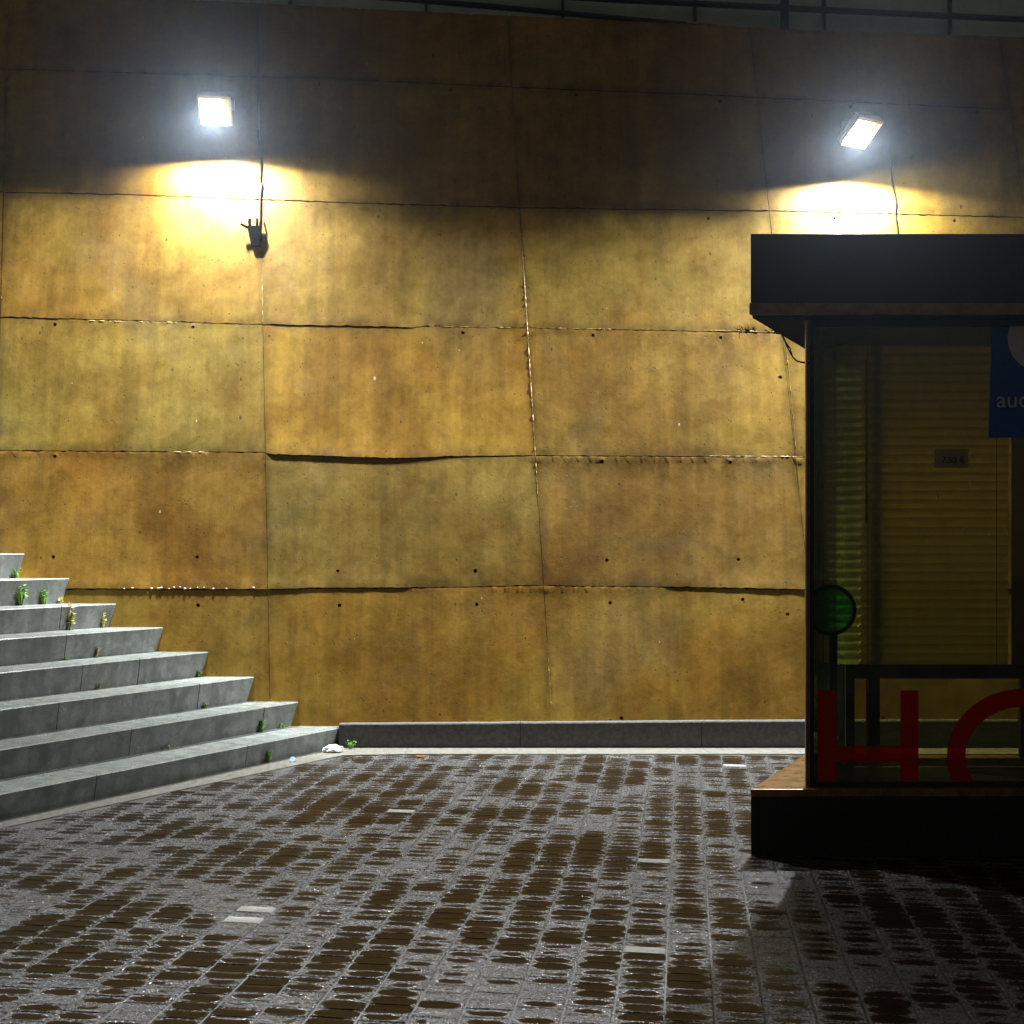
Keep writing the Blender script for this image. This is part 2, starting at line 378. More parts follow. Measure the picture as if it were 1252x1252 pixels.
TINT[(5, 4)] = (1.08, 1.10, 1.1); TINT[(3, 4)] = (0.98, 1.0, 1.0); TINT[(2, 4)] = (0.95, 1.02, 1.1); TINT[(2, 3)] = (1.0, 1.04, 1.15)
wall = empty('concrete_wall', 'tall ochre stained board of cast concrete panels with tie holes behind the steps and kiosk', 'wall', (0, WY, 0))
def pip(x, y, poly):
    c = False; n = len(poly); j = n - 1
    for i in range(n):
        xi, yi = poly[i]; xj, yj = poly[j]
        if (yi > y) != (yj > y) and x < (xj - xi) * (y - yi) / (yj - yi) + xi: c = not c
        j = i
    return c
hole_st = [W(*h) for h in HOLES]
def smooth01(x): x = max(0, min(1, x)); return x * x * (3 - 2 * x)
for r_ in range(6):
    for k_ in range(8):
        rj = random.Random(r_ * 31 + k_)
        ts, bs = HJ[r_], HJ[r_ + 1]
        def corner(tbl, k):
            y = 400
            for _ in range(4): y = interp(tbl, vline(k, y))
            return vline(k, y), y
        (xa, ya), (xb, yb) = corner(ts, k_), corner(ts, k_ + 1)
        (xd, yd), (xc, yc) = corner(bs, k_), corner(bs, k_ + 1)
        g = 0.12; gh = 0.25
        step = 4.0 if 1 <= k_ <= 5 else 40.0
        loop = []
        n = max(2, int((xb - xa) / step))
        def jag(x, y, amp): return (noise.noise(Vector((x * 0.11, y * .1, r_ * 7.3 + k_))) + 0.6 * noise.noise(Vector((x * 0.4, y * .3, 5 + r_)))) * amp
        amp = 1.7
        for i in range(n):                       # top edge
            x = xa + g + (xb - xa - 2 * g) * i / n; loop.append((x, interp(ts, x) + gh + abs(jag(x, 0, amp))))
        n2 = max(2, int((yc - yb) / step))
        for i in range(n2):                      # far side
            y = yb + (yc - yb) * i / n2; x = vline(k_ + 1, y) - g - abs(jag(0, y, 0.5)); loop.append((x, y + (g if i == 0 else 0)))
        for i in range(n):
            x = xc - g - (xc - xd - 2 * g) * i / n; loop.append((x, interp(bs, x) - gh - abs(jag(x, 50, amp))))
        for i in range(n2):
            y = yd - (yd - ya) * i / n2; x = vline(k_, y) + g + abs(jag(9, y, 0.5)); loop.append((x, y - (g if i == 0 else 0)))
        lst = [Vector(W(*p)) for p in loop]
        poly = [(v.x, v.y) for v in lst]
        verts2 = lst[:]; edges = [(i, (i + 1) % len(lst)) for i in range(len(lst))]
        smin, smax = min(v.x for v in lst), max(v.x for v in lst); tmin, tmax = min(v.y for v in lst), max(v.y for v in lst)
        holes = []
        for hs, ht in hole_st:
            if all(pip(hs + 0.03 * math.cos(q), ht + 0.03 * math.sin(q), poly) for q in (0, 1.57, 3.14, 4.7)):
                hr = rj.uniform(0.012, 0.0155); base = len(verts2); cnt = 10
                jt = [rj.uniform(.88, 1.12) for q in range(cnt)]
                ring = [Vector((hs + hr * math.cos(q * 2 * math.pi / cnt + .13) * jt[q], ht + hr * math.sin(q * 2 * math.pi / cnt + .13) * jt[q])) for q in range(cnt)]
                verts2 += ring; edges += [(base + q, base + (q + 1) % cnt) for q in range(cnt)]
                holes.append((hs, ht, hr, base, cnt))
        gs = 0.09 if 1 <= k_ <= 5 else 0.4
        s = smin + gs / 2
        while s < smax:
            tvals = []
            t_ = tmin + gs
            while t_ < tmax - gs / 2: tvals.append(t_); t_ += gs
            yedge_t = None
            for t_ in tvals + [tmin + 0.03, tmin + 0.055, tmax - 0.022, tmax - 0.05]:
                if pip(s, t_, poly) and all((s - h[0]) ** 2 + (t_ - h[1]) ** 2 > 0.03 ** 2 for h in holes) and \
                   min((s - v.x) ** 2 + (t_ - v.y) ** 2 for v in lst) > 0.012 ** 2:
                    verts2.append(Vector((s, t_)))
            s += gs
        verts2 = verts2[:len(lst) + 10 * len(holes)] + [v + Vector((rj.uniform(-.006, .006), rj.uniform(-.002, .002))) for v in verts2[len(lst) + 10 * len(holes):]]
        res = delaunay_2d_cdt(verts2, edges, [], 0, 1e-6)
        ov, of = res[0], res[2]
        base_d = rj.uniform(0, 0.002)
        # edges of the panel in t for the lip profile
        top_t = lambda s_: interp([(v.x, v.y) for v in lst[:n]] , s_)
        botl = sorted([(v.x, v.y) for v in lst[n + n2:2 * n + n2]])
        topl = sorted([(v.x, v.y) for v in lst[:n]])
        def depth(s_, t_):
            pxx = CX + F * s_ / (WY + WT * t_)
            d = base_d + 0.0015 * noise.noise(Vector((s_ * 1.3, t_ * 1.3, 3)))
            if LIP[r_]:
                lp = interp(LIP[r_], pxx) * 0.001 * (1 + 0.2 * noise.noise(Vector((s_ * 9, r_, 0))))
                if lp < 0: d += -lp * (1 - smooth01((interp(topl, s_) - t_ - 0.012) / 0.05)) * (0.35 + 0.65 * smooth01((interp(topl, s_) - t_) / 0.014))
            if LIP[r_ + 1]:
                lp = interp(LIP[r_ + 1], pxx) * 0.001 * (1 + 0.2 * noise.noise(Vector((s_ * 9, r_ + 1, 0))))
                if lp > 0: d += lp * (1 - smooth01((t_ - interp(botl, s_)) / 0.10))
            return d
        V = [WP(v.x, v.y, depth(v.x, v.y)) - Vector((0, WY, 0)) for v in ov]
        def uvof(v):
            tb, tt_ = interp(botl, v.x), interp(topl, v.x)
            lo_, hi_ = interp(sidel, v.y), interp(sider, v.y)
            return ((v.x - lo_) / max(.01, hi_ - lo_), (v.y - tb) / max(.01, tt_ - tb))
        sider = sorted([(v.y, v.x) for v in lst[n:n + n2]]); sidel = sorted([(v.y, v.x) for v in lst[2 * n + n2:]])
        PUV = [uvof(v) for v in ov]
        Fs = []
        for f in of:
            cx_ = sum(ov[i].x for i in f) / len(f); cy_ = sum(ov[i].y for i in f) / len(f)
            if not pip(cx_, cy_, poly): continue
            if any((cx_ - h[0]) ** 2 + (cy_ - h[1]) ** 2 < (h[2] * 0.93) ** 2 for h in holes): continue
            ar = sum(ov[f[i]].x * ov[f[(i + 1) % len(f)]].y - ov[f[(i + 1) % len(f)]].x * ov[f[i]].y for i in range(len(f)))
            if ar < 0: print('flipped', r_, k_, cx_, cy_, ar)
            Fs.append(tuple(f) if ar > 0 else tuple(f)[::-1])
        nface = len(Fs)
        # sides
        nl = len(lst); b0 = len(V)
        inv = {}
        for oi_, orig in enumerate(res[3]):
            for q in orig: inv[q] = oi_
        for i in range(nl): V.append(WP(lst[i].x, lst[i].y, -0.05) - Vector((0, WY, 0)))
        for i in range(nl):
            j = (i + 1) % nl; Fs.append((inv[i], inv[j], b0 + j, b0 + i))
        for hs, ht, hr, base, cnt in holes:
            b1 = len(V)
            for q in range(cnt):
                v = ov[inv[base + q]]; V.append(WP(hs + (v.x - hs) * .72, ht + (v.y - ht) * .72, -0.03) - Vector((0, WY, 0)))
            for q in range(cnt):
                j = (q + 1) % cnt; Fs.append((inv[base + q], inv[base + j], b1 + j, b1 + q))
            Fs.append(tuple(b1 + q for q in range(cnt)))
        o = mesh_obj('panel', V, Fs, M_WALL, wall)
        for q in range(nface): o.data.polygons[q].use_smooth = True
        o.data.set_sharp_from_angle(angle=R(35))
        uvl_ = o.data.uv_layers.new(name='UVMap'); npu = len(PUV)
        for lp_ in o.data.loops: uvl_.data[lp_.index].uv = PUV[lp_.vertex_index] if lp_.vertex_index < npu else (0.0, 0.0)
        cc = TINT[(r_, k_)]; o.color = (*cc, 1)
# backing mass behind the panels
s0, _ = W(-680, 400); s1, _ = W(1900, 400)
bm = bmesh.new()
top_pts = [W(x, interp(TOPL, x)) for x in range(-680, 1901, 60)]
fr = [WP(s, t - 0.002, -0.04) for s, t in top_pts]; bk = [WP(s, t - 0.002, -0.45) for s, t in top_pts]
frb = [WP(s, -0.3, -0.04) for s, t in top_pts]; bkb = [WP(s, -0.3, -0.45) for s, t in top_pts]
rows = [[bm.verts.new(p - Vector((0, WY, 0))) for p in q] for q in (frb, fr, bk, bkb)]
for a, b in zip(rows, rows[1:]):
    for i in range(len(a) - 1): bm.faces.new((a[i], a[i + 1], b[i + 1], b[i]))
bm_obj('wall_core', bm, M_BACK, wall)
# coping strip on top of the wall (real cap)
# mortar fins squeezed out of the vertical joints
def fin(pts, r0, nm='mortar_fin', seed=0):
    bm = bmesh.new(); Q = []; rr = []
    for i in range(len(pts) - 1):
        n = max(2, int(abs(pts[i + 1][1] - pts[i][1]) / 3 + abs(pts[i + 1][0] - pts[i][0]) / 3))
        for j in range(n):
            f = j / n; x = pts[i][0] + (pts[i + 1][0] - pts[i][0]) * f; y = pts[i][1] + (pts[i + 1][1] - pts[i][1]) * f
            s, t = W(x, y); Q.append(WP(s, t, 0.002) - Vector((0, WY, 0)))
            ff = (i + f) / max(1, len(pts) - 1)
            rr.append(max(0.0004, r0 * min(1, 6 * ff, 6 * (1 - ff)) * (0.25 + 1.6 * noise.noise(Vector((x * .5, y * .5, seed))) + 0.7 * noise.noise(Vector((x * .08, y * .08, seed + 9))))))
    tube(bm, Q, rr, 6); return bm_obj(nm, bm, M_FIN, wall)
fin([(vline(4, 300), 300), (vline(4, 620), 620)], 0.0042, seed=1)
fin([(vline(4, 780), 780), (vline(4, 882), 882)], 0.0025, seed=2)
fin([(vline(3, 330), 330), (vline(3, 396), 396)], 0.006, seed=3)
fin([(978, 600), (966, 470), (960, 412)], 0.0025, seed=4)
fin([(205, 552.5), (262, 553)], 0.005, seed=5)
fin([(860, 557.5), (984, 558.5)], 0.0045, seed=6)
fin([(85, 392), (235, 395)], 0.005, seed=8)
fin([(860, 404), (930, 405.5), (955, 406)], 0.006, seed=9)
fin([(520, 399), (640, 401)], 0.004, seed=10)
fin([(655, 401), (760, 403)], 0.005, seed=12)
# lime drips on the dark ledge
bm = bmesh.new(); rr_ = random.Random(5)
for x in list(range(185, 250, 7)) + [150, 160, 262, 275, 310, 312]:
    s, t = W(x + rr_.uniform(-2, 2), 719 + rr_.uniform(-1, 1)); c = WP(s, t, 0.007) - Vector((0, WY, 0))
    bmesh.ops.create_icosphere(bm, subdivisions=1, radius=rr_.uniform(0.005, 0.010), matrix=Matrix.Translation(c) @ Matrix.Diagonal((1.3, .35, .8, 1)))
tag(bm_obj('lime_drips', bm, simple('lime', (0.7, 0.6, 0.5), 0.3), wall), kind='stuff')

# ================================================================== PLINTH, STRIPS
PY = 1.37 * F / (914.5 - HY)            # plinth front
pl = empty('plinth_course', 'low dark grey stone plinth running along the foot of the ochre wall', 'plinth', (0, PY, 0))
xs = G(418, 914).x - 0.02; k = 0; pr = random.Random(2)
x = xs
while x < 6.5:
    L = pr.uniform(0.9, 1.25); x1 = min(x + L, 6.5)
    t0 = interp([(425, 0.163), (980, 0.187)], CX + F * x / PY)
    t1 = interp([(425, 0.163), (980, 0.187)], CX + F * x1 / PY)
    bm = bmesh.new(); n = 12; cols = []
    for i in range(n + 1):
        f = i / n; xx = x + 0.0015 + (x1 - x - 0.003) * f; tt = t0 + (t1 - t0) * f + 0.004 * noise.noise(Vector((xx * 9, 1, 0)))
        cols.append([bm.verts.new((xx, y, z)) for y, z in ((0, -0.03), (0.0, tt - 0.008), (0.004, tt), (0.11, tt - 0.004))])
    for a, b in zip(cols, cols[1:]):
        for q in range(3): bm.faces.new((a[q], b[q], b[q + 1], a[q + 1]))
    for cl in (cols[0], cols[-1]): bm.faces.new(cl if cl is cols[0] else cl[::-1])
    bmesh.ops.recalc_face_normals(bm, faces=bm.faces[:])
    bm_obj('stone_block', bm, M_PLINTH, pl); x = x1

# ground sheet (sand bed) far beyond the picture
gr = mesh_obj('ground', [(-60, -40, -0.012), (60, -40, -0.012), (60, 30, -0.012), (-60, 30, -0.012)], [(0, 1, 2, 3)], simple('dark_asphalt', (0.05, 0.05, 0.048), 0.5, scale=60))
tag(gr, kind='structure', label='dark open ground around the paved forecourt')
bed = mesh_obj('sand_bed', [(-6.5, 1.2, -0.0045), (6.5, 1.2, -0.0045), (6.5, PY + 0.08, -0.0045), (-6.5, PY + 0.08, -0.0045)], [(0, 1, 2, 3)], M_JOINT)
tag(bed, kind='structure', label='pale wet sand showing in the joints between the pavers')

# stairs geometry
SD = Vector((924, 1500, 0)).normalized()     # direction of the step edges towards the wall
SN = Vector((SD.y, -SD.x, 0))                # horizontal, towards the plaza (outward)
foot = G(419, 914.0)                         # riser foot of lowest step at the wall
def wall_y(z): return WY + WT * z
# ================================================================== STAIRCASE
stair = empty('staircase', 'broad flight of eight grey granite steps rising along the ochre wall', 'steps', (foot.x, foot.y, 0))
CORN = [(423, 888), (364.5, 858), (310.5, 827.5), (254.5, 797), (199.5, 767), (142, 738), (85, 707), (30, 677), (-26, 647), (-82, 617)]
corn = []
for (px, py) in CORN:
    s, t = W(px, py); p = WP(s, t, 0.004); corn.append(p)
JOINTS = {0: [0.95, 2.1, 3.2, 4.3], 1: [0.33, 1.45, 2.9, 4.1], 2: [0.50, 1.6, 2.75, 3.9], 3: [0.60, 1.05, 2.2, 3.3, 4.4],
          4: [0.8, 1.75, 2.8, 3.9], 5: [0.45, 0.92, 1.9, 3.0, 4.1], 6: [0.7, 1.8, 2.9, 4.0], 7: [0.9, 2.0, 3.1], 8: [1.1, 2.2, 3.3], 9: [1, 2, 3]}
LEN = 5.4
for i, c in enumerate(corn):
    z1 = c.z; z0 = corn[i - 1].z if i else -0.02
    cuts = [0.0] + JOINTS[i] + [LEN]
    for a, b in zip(cuts, cuts[1:]):
        ga = 0.004 if (i in (1, 2, 3) and a == JOINTS[i][0]) else 0.0022
        a += ga if a else 0.0015; b -= 0.0022
        nose = 0.0; und = 0.028; back = 0.62
        prof = [(-und, z0), (-0.004, z1 - 0.03), (0, z1 - 0.006), (-0.006, z1), (-back, z1 + 0.002), (-back, z0)]
        bm = bmesh.new(); rings = []
        nseg = max(2, int((b - a) / 0.12))
        for q in range(nseg + 1):
            d = a + (b - a) * q / nseg
            wob = 0.0018 * noise.noise(Vector((d * 3, i * 5, 0)))
            rings.append([bm.verts.new(Vector((c.x, c.y, 0)) - SD * d + SN * (o_ + wob) + Vector((0, 0, z + (0.0015 * noise.noise(Vector((d * 4, i, 2))) if z > z0 + .01 else 0))) - Vector((foot.x, foot.y, 0))) for o_, z in prof])
        if a < 0.01:      # first block: run each edge of the end face up to the leaning wall
            for vtx in rings[0]:
                wy = wall_y(vtx.co.z) - foot.y + 0.02
                kk = (wy - vtx.co.y) / SD.y; vtx.co += SD * kk
        m_ = len(prof)
        for ra, rb in zip(rings, rings[1:]):
            for q in range(m_): bm.faces.new((ra[q], ra[(q + 1) % m_], rb[(q + 1) % m_], rb[q]))
        bm.faces.new(rings[0]); bm.faces.new(rings[-1][::-1])
        bmesh.ops.recalc_face_normals(bm, faces=bm.faces[:])
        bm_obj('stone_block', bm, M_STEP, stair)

# pale strips: foot of the stairs, foot of the plinth
def strip_poly(name, poly, label):
    bm = bmesh.new()
    top = [bm.verts.new((x, y, 0.002)) for x, y in poly]; bot = [bm.verts.new((x, y, -0.02)) for x, y in poly]
    bm.faces.new(top); n = len(poly)
    for i in range(n): bm.faces.new((top[i], bot[i], bot[(i + 1) % n], top[(i + 1) % n]))
    bmesh.ops.recalc_face_normals(bm, faces=bm.faces[:])
    return bm
kerb = bpy.data.objects.new('kerb_strip', None); C.objects.link(kerb); tag(kerb, kind='structure', label='pale concrete strip along the foot of the wall and steps')
SW = 0.20      # strip width at wall
n0 = G(560, 922.0).y
xk = G(470, 918).x
x = xk + 0.15
first = True
while x < 6.4:
    x1 = min(x + 1.0, 6.4)
    bm_obj('stone_slab', strip_poly('s', [(x + .001, PY - 0.001), (x1 - .001, PY - 0.001), (x1 - .001, n0), (x + .001, n0)], ''), M_STRIP, kerb); x = x1
# along the stairs
def stp(d, o): p = foot - SD * d + SN * (o + 0.0); return (p.x, p.y)
d = 0.0
wid = lambda d: interp([(0.3, 0.20), (1.2, 0.17), (2.6, 0.12), (5.4, 0.10)], d)
bm_obj('stone_slab', strip_poly('s', [(xk + .149, PY - .001), (foot.x + 0.0, PY - .001), stp(.25, -.02), stp(.25, wid(.25)), (xk + .149, n0)], ''), M_STRIP, kerb)
d = 0.252
while d < 5.3:
    d1 = min(d + 0.9, 5.35)
    bm_obj('stone_slab', strip_poly('s', [stp(d, -.02), stp(d, wid(d)), stp(d1 - .002, wid(d1)), stp(d1 - .002, -.02)], ''), M_STRIP, kerb); d = d1

# ================================================================== PAVERS
PA = Vector((212, 1500, 0)).normalized(); PB = Vector((PA.y, -PA.x, 0))
PWD, PDP = 0.147, 0.066
pav = bpy.data.objects.new('pavement', None); C.objects.link(pav); tag(pav, kind='structure', label='wet small block paving of the forecourt')
def paver_geo(rd, wdt, dep):
    """verts, faces, uvs of one block, dished and bevelled"""
    hw, hd = wdt / 2 - 0.0030, dep / 2 - 0.0007
    b = 0.004; tilt = (rd.uniform(-1, 1) * .010, rd.uniform(-1, 1) * .016); dz = rd.uniform(-.0012, .0012)
    V = []; 
    def ring(iw, idp, z):
        for sx_, sy_ in ((-1, -1), (1, -1), (1, 1), (-1, 1)):
            x_, y_ = sx_ * (hw - iw), sy_ * (hd - idp); V.append((x_, y_, z + dz + x_ * tilt[0] + y_ * tilt[1]))
    ring(0, 0, -0.02); ring(0, 0, -0.003); ring(b, b * .5, 0.0); ring(hw * .45, hd * .5, -0.0012)
    Fc = []
    for L in range(3):
        for q in range(4):
            Fc.append((L * 4 + q, L * 4 + (q + 1) % 4, L * 4 + 4 + (q + 1) % 4, L * 4 + 4 + q))
    Fc.append((12, 13, 14, 15))
    UV = [((x_ / hw) * .5 + .5, (y_ / hd) * .5 + .5) for x_, y_, _ in V]
    return V, Fc, UV
def finish_paver_mesh(me, UVs, rn):
    uvl = me.uv_layers.new(name='UVMap')
    for lp in me.loops: uvl.data[lp.index].uv = UVs[lp.vertex_index]
    at = me.attributes.new('rnd', 'FLOAT', 'POINT'); at.data.foreach_set('value', rn)
    for p_ in me.polygons: p_.use_smooth = False
    me.materials.append(M_PAVER)
variants = []
for q in range(40):
    rd = random.Random(q); V, Fc, UV = paver_geo(rd, PWD, PDP)
    me = bpy.data.meshes.new('paver'); me.from_pydata(V, [], Fc); finish_paver_mesh(me, UV, [rd.random()] * len(V)); variants.append(me)
O = Vector((0, PY - 0.02, 0))
KX0, KY0 = (917 - CX) / F * 5.42, 5.42
def allowed(p):
    if p.y > n0 - PDP * .5 or p.y < 1.5: return False
    rel = p - foot; dd = -rel.dot(SD); oo = rel.dot(SN)
    if oo < wid(dd) + 0.04: return False
    if p.y > 5.47 and p.x > KX0 + (p.y - KY0) * .5 + .06 and p.y < 6.2: return False   # under the kiosk base
    return abs(p.x) < 0.42 * p.y + 1.5
cells = []
rd = random.Random(11)
for i in range(-48, 52):
    off = rd.uniform(0, PDP)
    for j in range(0, 110):
        p = O + PB * (i * PWD) - PA * (j * PDP + off)
        if allowed(p): cells.append((p, i, j))
def inview(p):
    px = CX + F * p.x / p.y; py = HY + F * CAMH / p.y
    return 0 < px < 1252 and py < 1250 and not (px > 917 and 960 < py < 1050)
vis = sorted([c for c in cells if inview(c[0])], key=lambda c: c[0].y)
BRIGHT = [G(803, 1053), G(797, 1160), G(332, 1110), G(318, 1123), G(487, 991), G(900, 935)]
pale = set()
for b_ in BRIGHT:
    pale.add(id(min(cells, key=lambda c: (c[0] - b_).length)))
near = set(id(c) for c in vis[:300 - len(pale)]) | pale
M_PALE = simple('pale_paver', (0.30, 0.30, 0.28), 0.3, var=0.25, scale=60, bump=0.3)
rotz = math.atan2(PB.y, PB.x)
VV, FF, UU, RR = [], [], [], []
Mz = Matrix.Rotation(rotz, 4, 'Z')
for c in cells:
    p, i, j = c
    rd = random.Random(i * 1009 + j)
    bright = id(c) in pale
    if id(c) in near:
        o = bpy.data.objects.new('paver', rd.choice(variants)); C.objects.link(o); o.parent = pav
        o.location = p; o.rotation_euler = (rd.uniform(-.004, .004), rd.uniform(-.004, .004), rotz + rd.uniform(-.006, .006))
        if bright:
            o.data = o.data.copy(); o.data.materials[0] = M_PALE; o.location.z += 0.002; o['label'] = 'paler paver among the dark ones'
    else:
        V, Fc, UV = paver_geo(rd, PWD, PDP); b0 = len(VV)
        Mx = Matrix.Translation(p) @ Matrix.Rotation(rotz + rd.uniform(-.006, .006), 4, 'Z')
        VV += [tuple(Mx @ Vector(v)) for v in V]; FF += [tuple(b0 + q for q in f) for f in Fc]; UU += UV; RR += [rd.random()] * len(V)
me = bpy.data.meshes.new('paver_field'); me.from_pydata(VV, [], FF); finish_paver_mesh(me, UU, RR)
pf = bpy.data.objects.new('paver_field', me); C.objects.link(pf); pf.parent = pav; tag(pf, kind='stuff')
print('pavers', len(cells), 'visible', len(vis))

# ================================================================== UPPER WALKWAY behind the wall top
UY = WY + WT * 5.1 + 0.55
up = empty('upper_railing', 'grey green panelled parapet with dark rails above the wall top', 'railing', (0, UY, 4.9))
posts = [-300, -140, 20, 185, 355, 521, 688, 850, 1008, 1162, 1320, 1480, 1640]
for a, b in zip(posts, posts[1:]):
    pa, pb = P(a, 60, UY), P(b, 60, UY)
    box_obj('panel', (pa.x + .008, pb.x - .008, 0.05, 0.07, -0.6, 1.3), M_CLADDING, up)
for a in posts:
    pa = P(a, 60, UY); thick = .018
    box_obj('post', (pa.x - thick / 2, pa.x + thick / 2, -0.01, 0.045, -0.6, 1.3), M_RAIL, up)
pa = P(958, 40, UY); box_obj('post', (pa.x - .028, pa.x + .028, -0.07, -0.012, -0.6, 1.3), M_RAIL, up)
def rail(pts, r, Yo, nm):
    bm = bmesh.new(); tube(bm, [P(x, y, UY + Yo) - Vector((0, UY, 4.9)) for x, y in pts], r, 8); return bm_obj(nm, bm, M_RAIL, up, smooth=True)
rail([(560, -12), (756, 0), (1252, 24), (1640, 44)], 0.024, -0.09, 'handrail')
rail([(300, -14), (497, -1), (600, 8), (850, 31), (900, 38)], 0.022, -0.22, 'lower_rail')
bm = bmesh.new(); tube(bm, [P(x, y, UY - 0.25) - Vector((0, UY, 4.9)) for x, y in [(840, 27.5), (860, 29.0), (900, 33.2)]], 0.009, 6)
bm_obj('metal_edge', bm, M_ALU, up)
# deck behind so nothing is open to the sky under the parapet
box_obj('deck', (-6, 8, -0.42, 0.05, -0.75, -0.62), M_RAIL, up)

# ================================================================== FLOODLIGHTS
def floodlight(px, py, off, yaw, roll, tiltdeg, label, side_dim=0.0):
    s, t = W(px, py)
    # centre of the lens sits `off` in front of the wall, on the sight line
    Yc = (WY + WT * CAMH - off) / (1 - WT * (HY - py) / F); c = P(px, py, Yc)
    SC = 0.78
    root = empty('floodlight', label, 'floodlight', c, 'floodlights bracketed to the ochre wall')
    # local frame: -Z = light direction ; X = wall direction
    Rm = Matrix.Scale(SC, 4) @ Matrix.Rotation(R(yaw), 4, 'Z') @ Matrix.Rotation(R(-tiltdeg), 4, 'X') @ Matrix.Rotation(R(roll), 4, 'Z')
    # build pointing down (-Z), then tilt outwards: rotating about X by +angle turns -Z towards -Y
    def put(name, bm, mat, par=root):
        bmesh.ops.transform(bm, matrix=Rm, verts=bm.verts[:]); bmesh.ops.recalc_face_normals(bm, faces=bm.faces[:]); return bm_obj(name, bm, mat, par)
    hx0, hx1, hy0, hy1 = -.115, .175, -.155, .155
    bm = bmesh.new(); box(bm, hx0, hx1, hy0, hy1, 0.012, 0.065); bmesh.ops.bevel(bm, geom=bm.edges[:], offset=.008, segments=2, affect='EDGES')
    body = put('housing', bm, M_HOUSING)
    bm = bmesh.new()                                    # bezel frame
    fw = .014
    for b in ((hx0, hx0 + fw, hy0, hy1), (hx1 - fw, hx1, hy0, hy1), (hx0 + fw, hx1 - fw, hy0, hy0 + fw * 2.2), (hx0 + fw, hx1 - fw, hy1 - fw, hy1)):
        box(bm, b[0], b[1], b[2], b[3], -0.022, 0.013)
    put('bezel', bm, M_HOUSING)
    bm = bmesh.new(); box(bm, hx0 + fw, hx1 - fw - .062, hy0 + fw * 2.2, hy1 - fw, -0.004, 0.006); put('lens', bm, M_LENS)
    bm = bmesh.new(); box(bm, hx1 - fw - .061, hx1 - fw, hy0 + fw * 2.2, hy1 - fw, -0.002, 0.007); put('reflector', bm, M_HOUSING)
    bm = bmesh.new()
    for k in range(9): box(bm, hx0 + .02, hx1 - .02, hy0 + .03 + k * .027, hy0 + .036 + k * .027, 0.066, 0.098)
    put('heat_fins', bm, M_HOUSING)
    # bracket back to the wall
    bm = bmesh.new(); hit = Vector((0.03, 0, 0.10)); wpt = Vector((c.x + .03, wall_y(c.z + .16), c.z + .16)) - c
    tube(bm, [Rm @ Vector((.03, .02, .09)), Vector((0.03, wpt.y * .5, .16)), wpt], 0.012, 8)
    box(bm, wpt.x - .05, wpt.x + .05, wpt.y - .015, wpt.y + .012, wpt.z - .04, wpt.z + .04)
    bm_obj('bracket', bm, M_HOUSING, root)
    # the light itself
    ld = bpy.data.lights.new('flood', 'SPOT'); lo = bpy.data.objects.new('flood_beam', ld); C.objects.link(lo)
    ld.energy = LAMP_W; ld.color = (0.93, 0.97, 1.0); ld.spot_size = R(172); ld.spot_blend = 0.06; ld.shadow_soft_size = 0.035
    ld.use_nodes = True; lt = ld.node_tree; em = lt.nodes['Emission']
    tc = lt.nodes.new('ShaderNodeTexCoord'); sp = lt.nodes.new('ShaderNodeSeparateXYZ'); lt.links.new(tc.outputs['Normal'], sp.inputs[0])
    def lm(op, a, b=None):
        nd = lt.nodes.new('ShaderNodeMath'); nd.operation = op
        for i_, v_ in enumerate((a, b)):
            if v_ is None: continue
            if isinstance(v_, float): nd.inputs[i_].default_value = v_
            else: lt.links.new(v_, nd.inputs[i_])
        return nd
    xx_ = lm('MULTIPLY', sp.outputs[0], sp.outputs[0]).outputs[0]
    yz_ = lm('SQRT', lm('SUBTRACT', 1.0001, xx_).outputs[0]).outputs[0]
    ab = lm('DIVIDE', lm('ABSOLUTE', sp.outputs[2]).outputs[0], yz_)
    wing = lm('ADD', 1.0, lm('MULTIPLY', xx_, 0.9).outputs[0])       # batwing reflector: more light sideways
    nar = lm('POWER', lm('SUBTRACT', 1.0, xx_).outputs[0], 2.4)
    def curve(tbl):          # intensity of the reflector against cos(angle from the axis)
        cr = lt.nodes.new('ShaderNodeFloatCurve'); cv = cr.mapping.curves[0]
        for (x_, y_) in tbl:
            if x_ in (0, 1): cv.points[0 if x_ == 0 else -1].location = (x_, y_)
            else: cv.points.new(x_, y_)
        for q_ in cv.points: q_.handle_type = 'VECTOR'
        cr.mapping.update(); lt.links.new(ab.outputs[0], cr.inputs['Value']); return cr.outputs[0]
    tot = lm('ADD', lm('MULTIPLY', curve(BEAM), wing.outputs[0]).outputs[0], lm('MULTIPLY', curve(SPILL), nar.outputs[0]).outputs[0])
    if side_dim:               # invented beam cut on the kiosk side, added to darken the paving there
        def ramp(v, a, b):
            nd = lt.nodes.new('ShaderNodeMapRange'); nd.interpolation_type = 'SMOOTHSTEP'; lt.links.new(v, nd.inputs[0])
            nd.inputs[1].default_value = a; nd.inputs[2].default_value = b; return nd.outputs[0]
        blk = lm('MULTIPLY', ramp(sp.outputs[0], 0.36, 0.50), ramp(sp.outputs[1], 0.06, -0.10))
        tot = lm('MULTIPLY', tot.outputs[0], lm('SUBTRACT', 1.0, lm('MULTIPLY', blk.outputs[0], side_dim).outputs[0]).outputs[0])
    lt.links.new(tot.outputs[0], em.inputs['Strength'])
    lo.parent = root
    lo.matrix_local = Matrix.Translation(Rm @ Vector((0.0, 0.01, -0.03))) @ (Matrix.Rotation(R(-3), 4, 'Z') @ Matrix.Rotation(R(-tiltdeg), 4, 'X'))
    return root, c
BEAM = [(0, 0.0), (0.50, 0.0), (0.60, 0.03), (0.69, 0.06), (0.75, 0.11), (0.80, 0.22), (0.835, 0.38), (0.86, 0.66), (0.885, 0.78), (0.92, 0.50), (1, 0.24)]
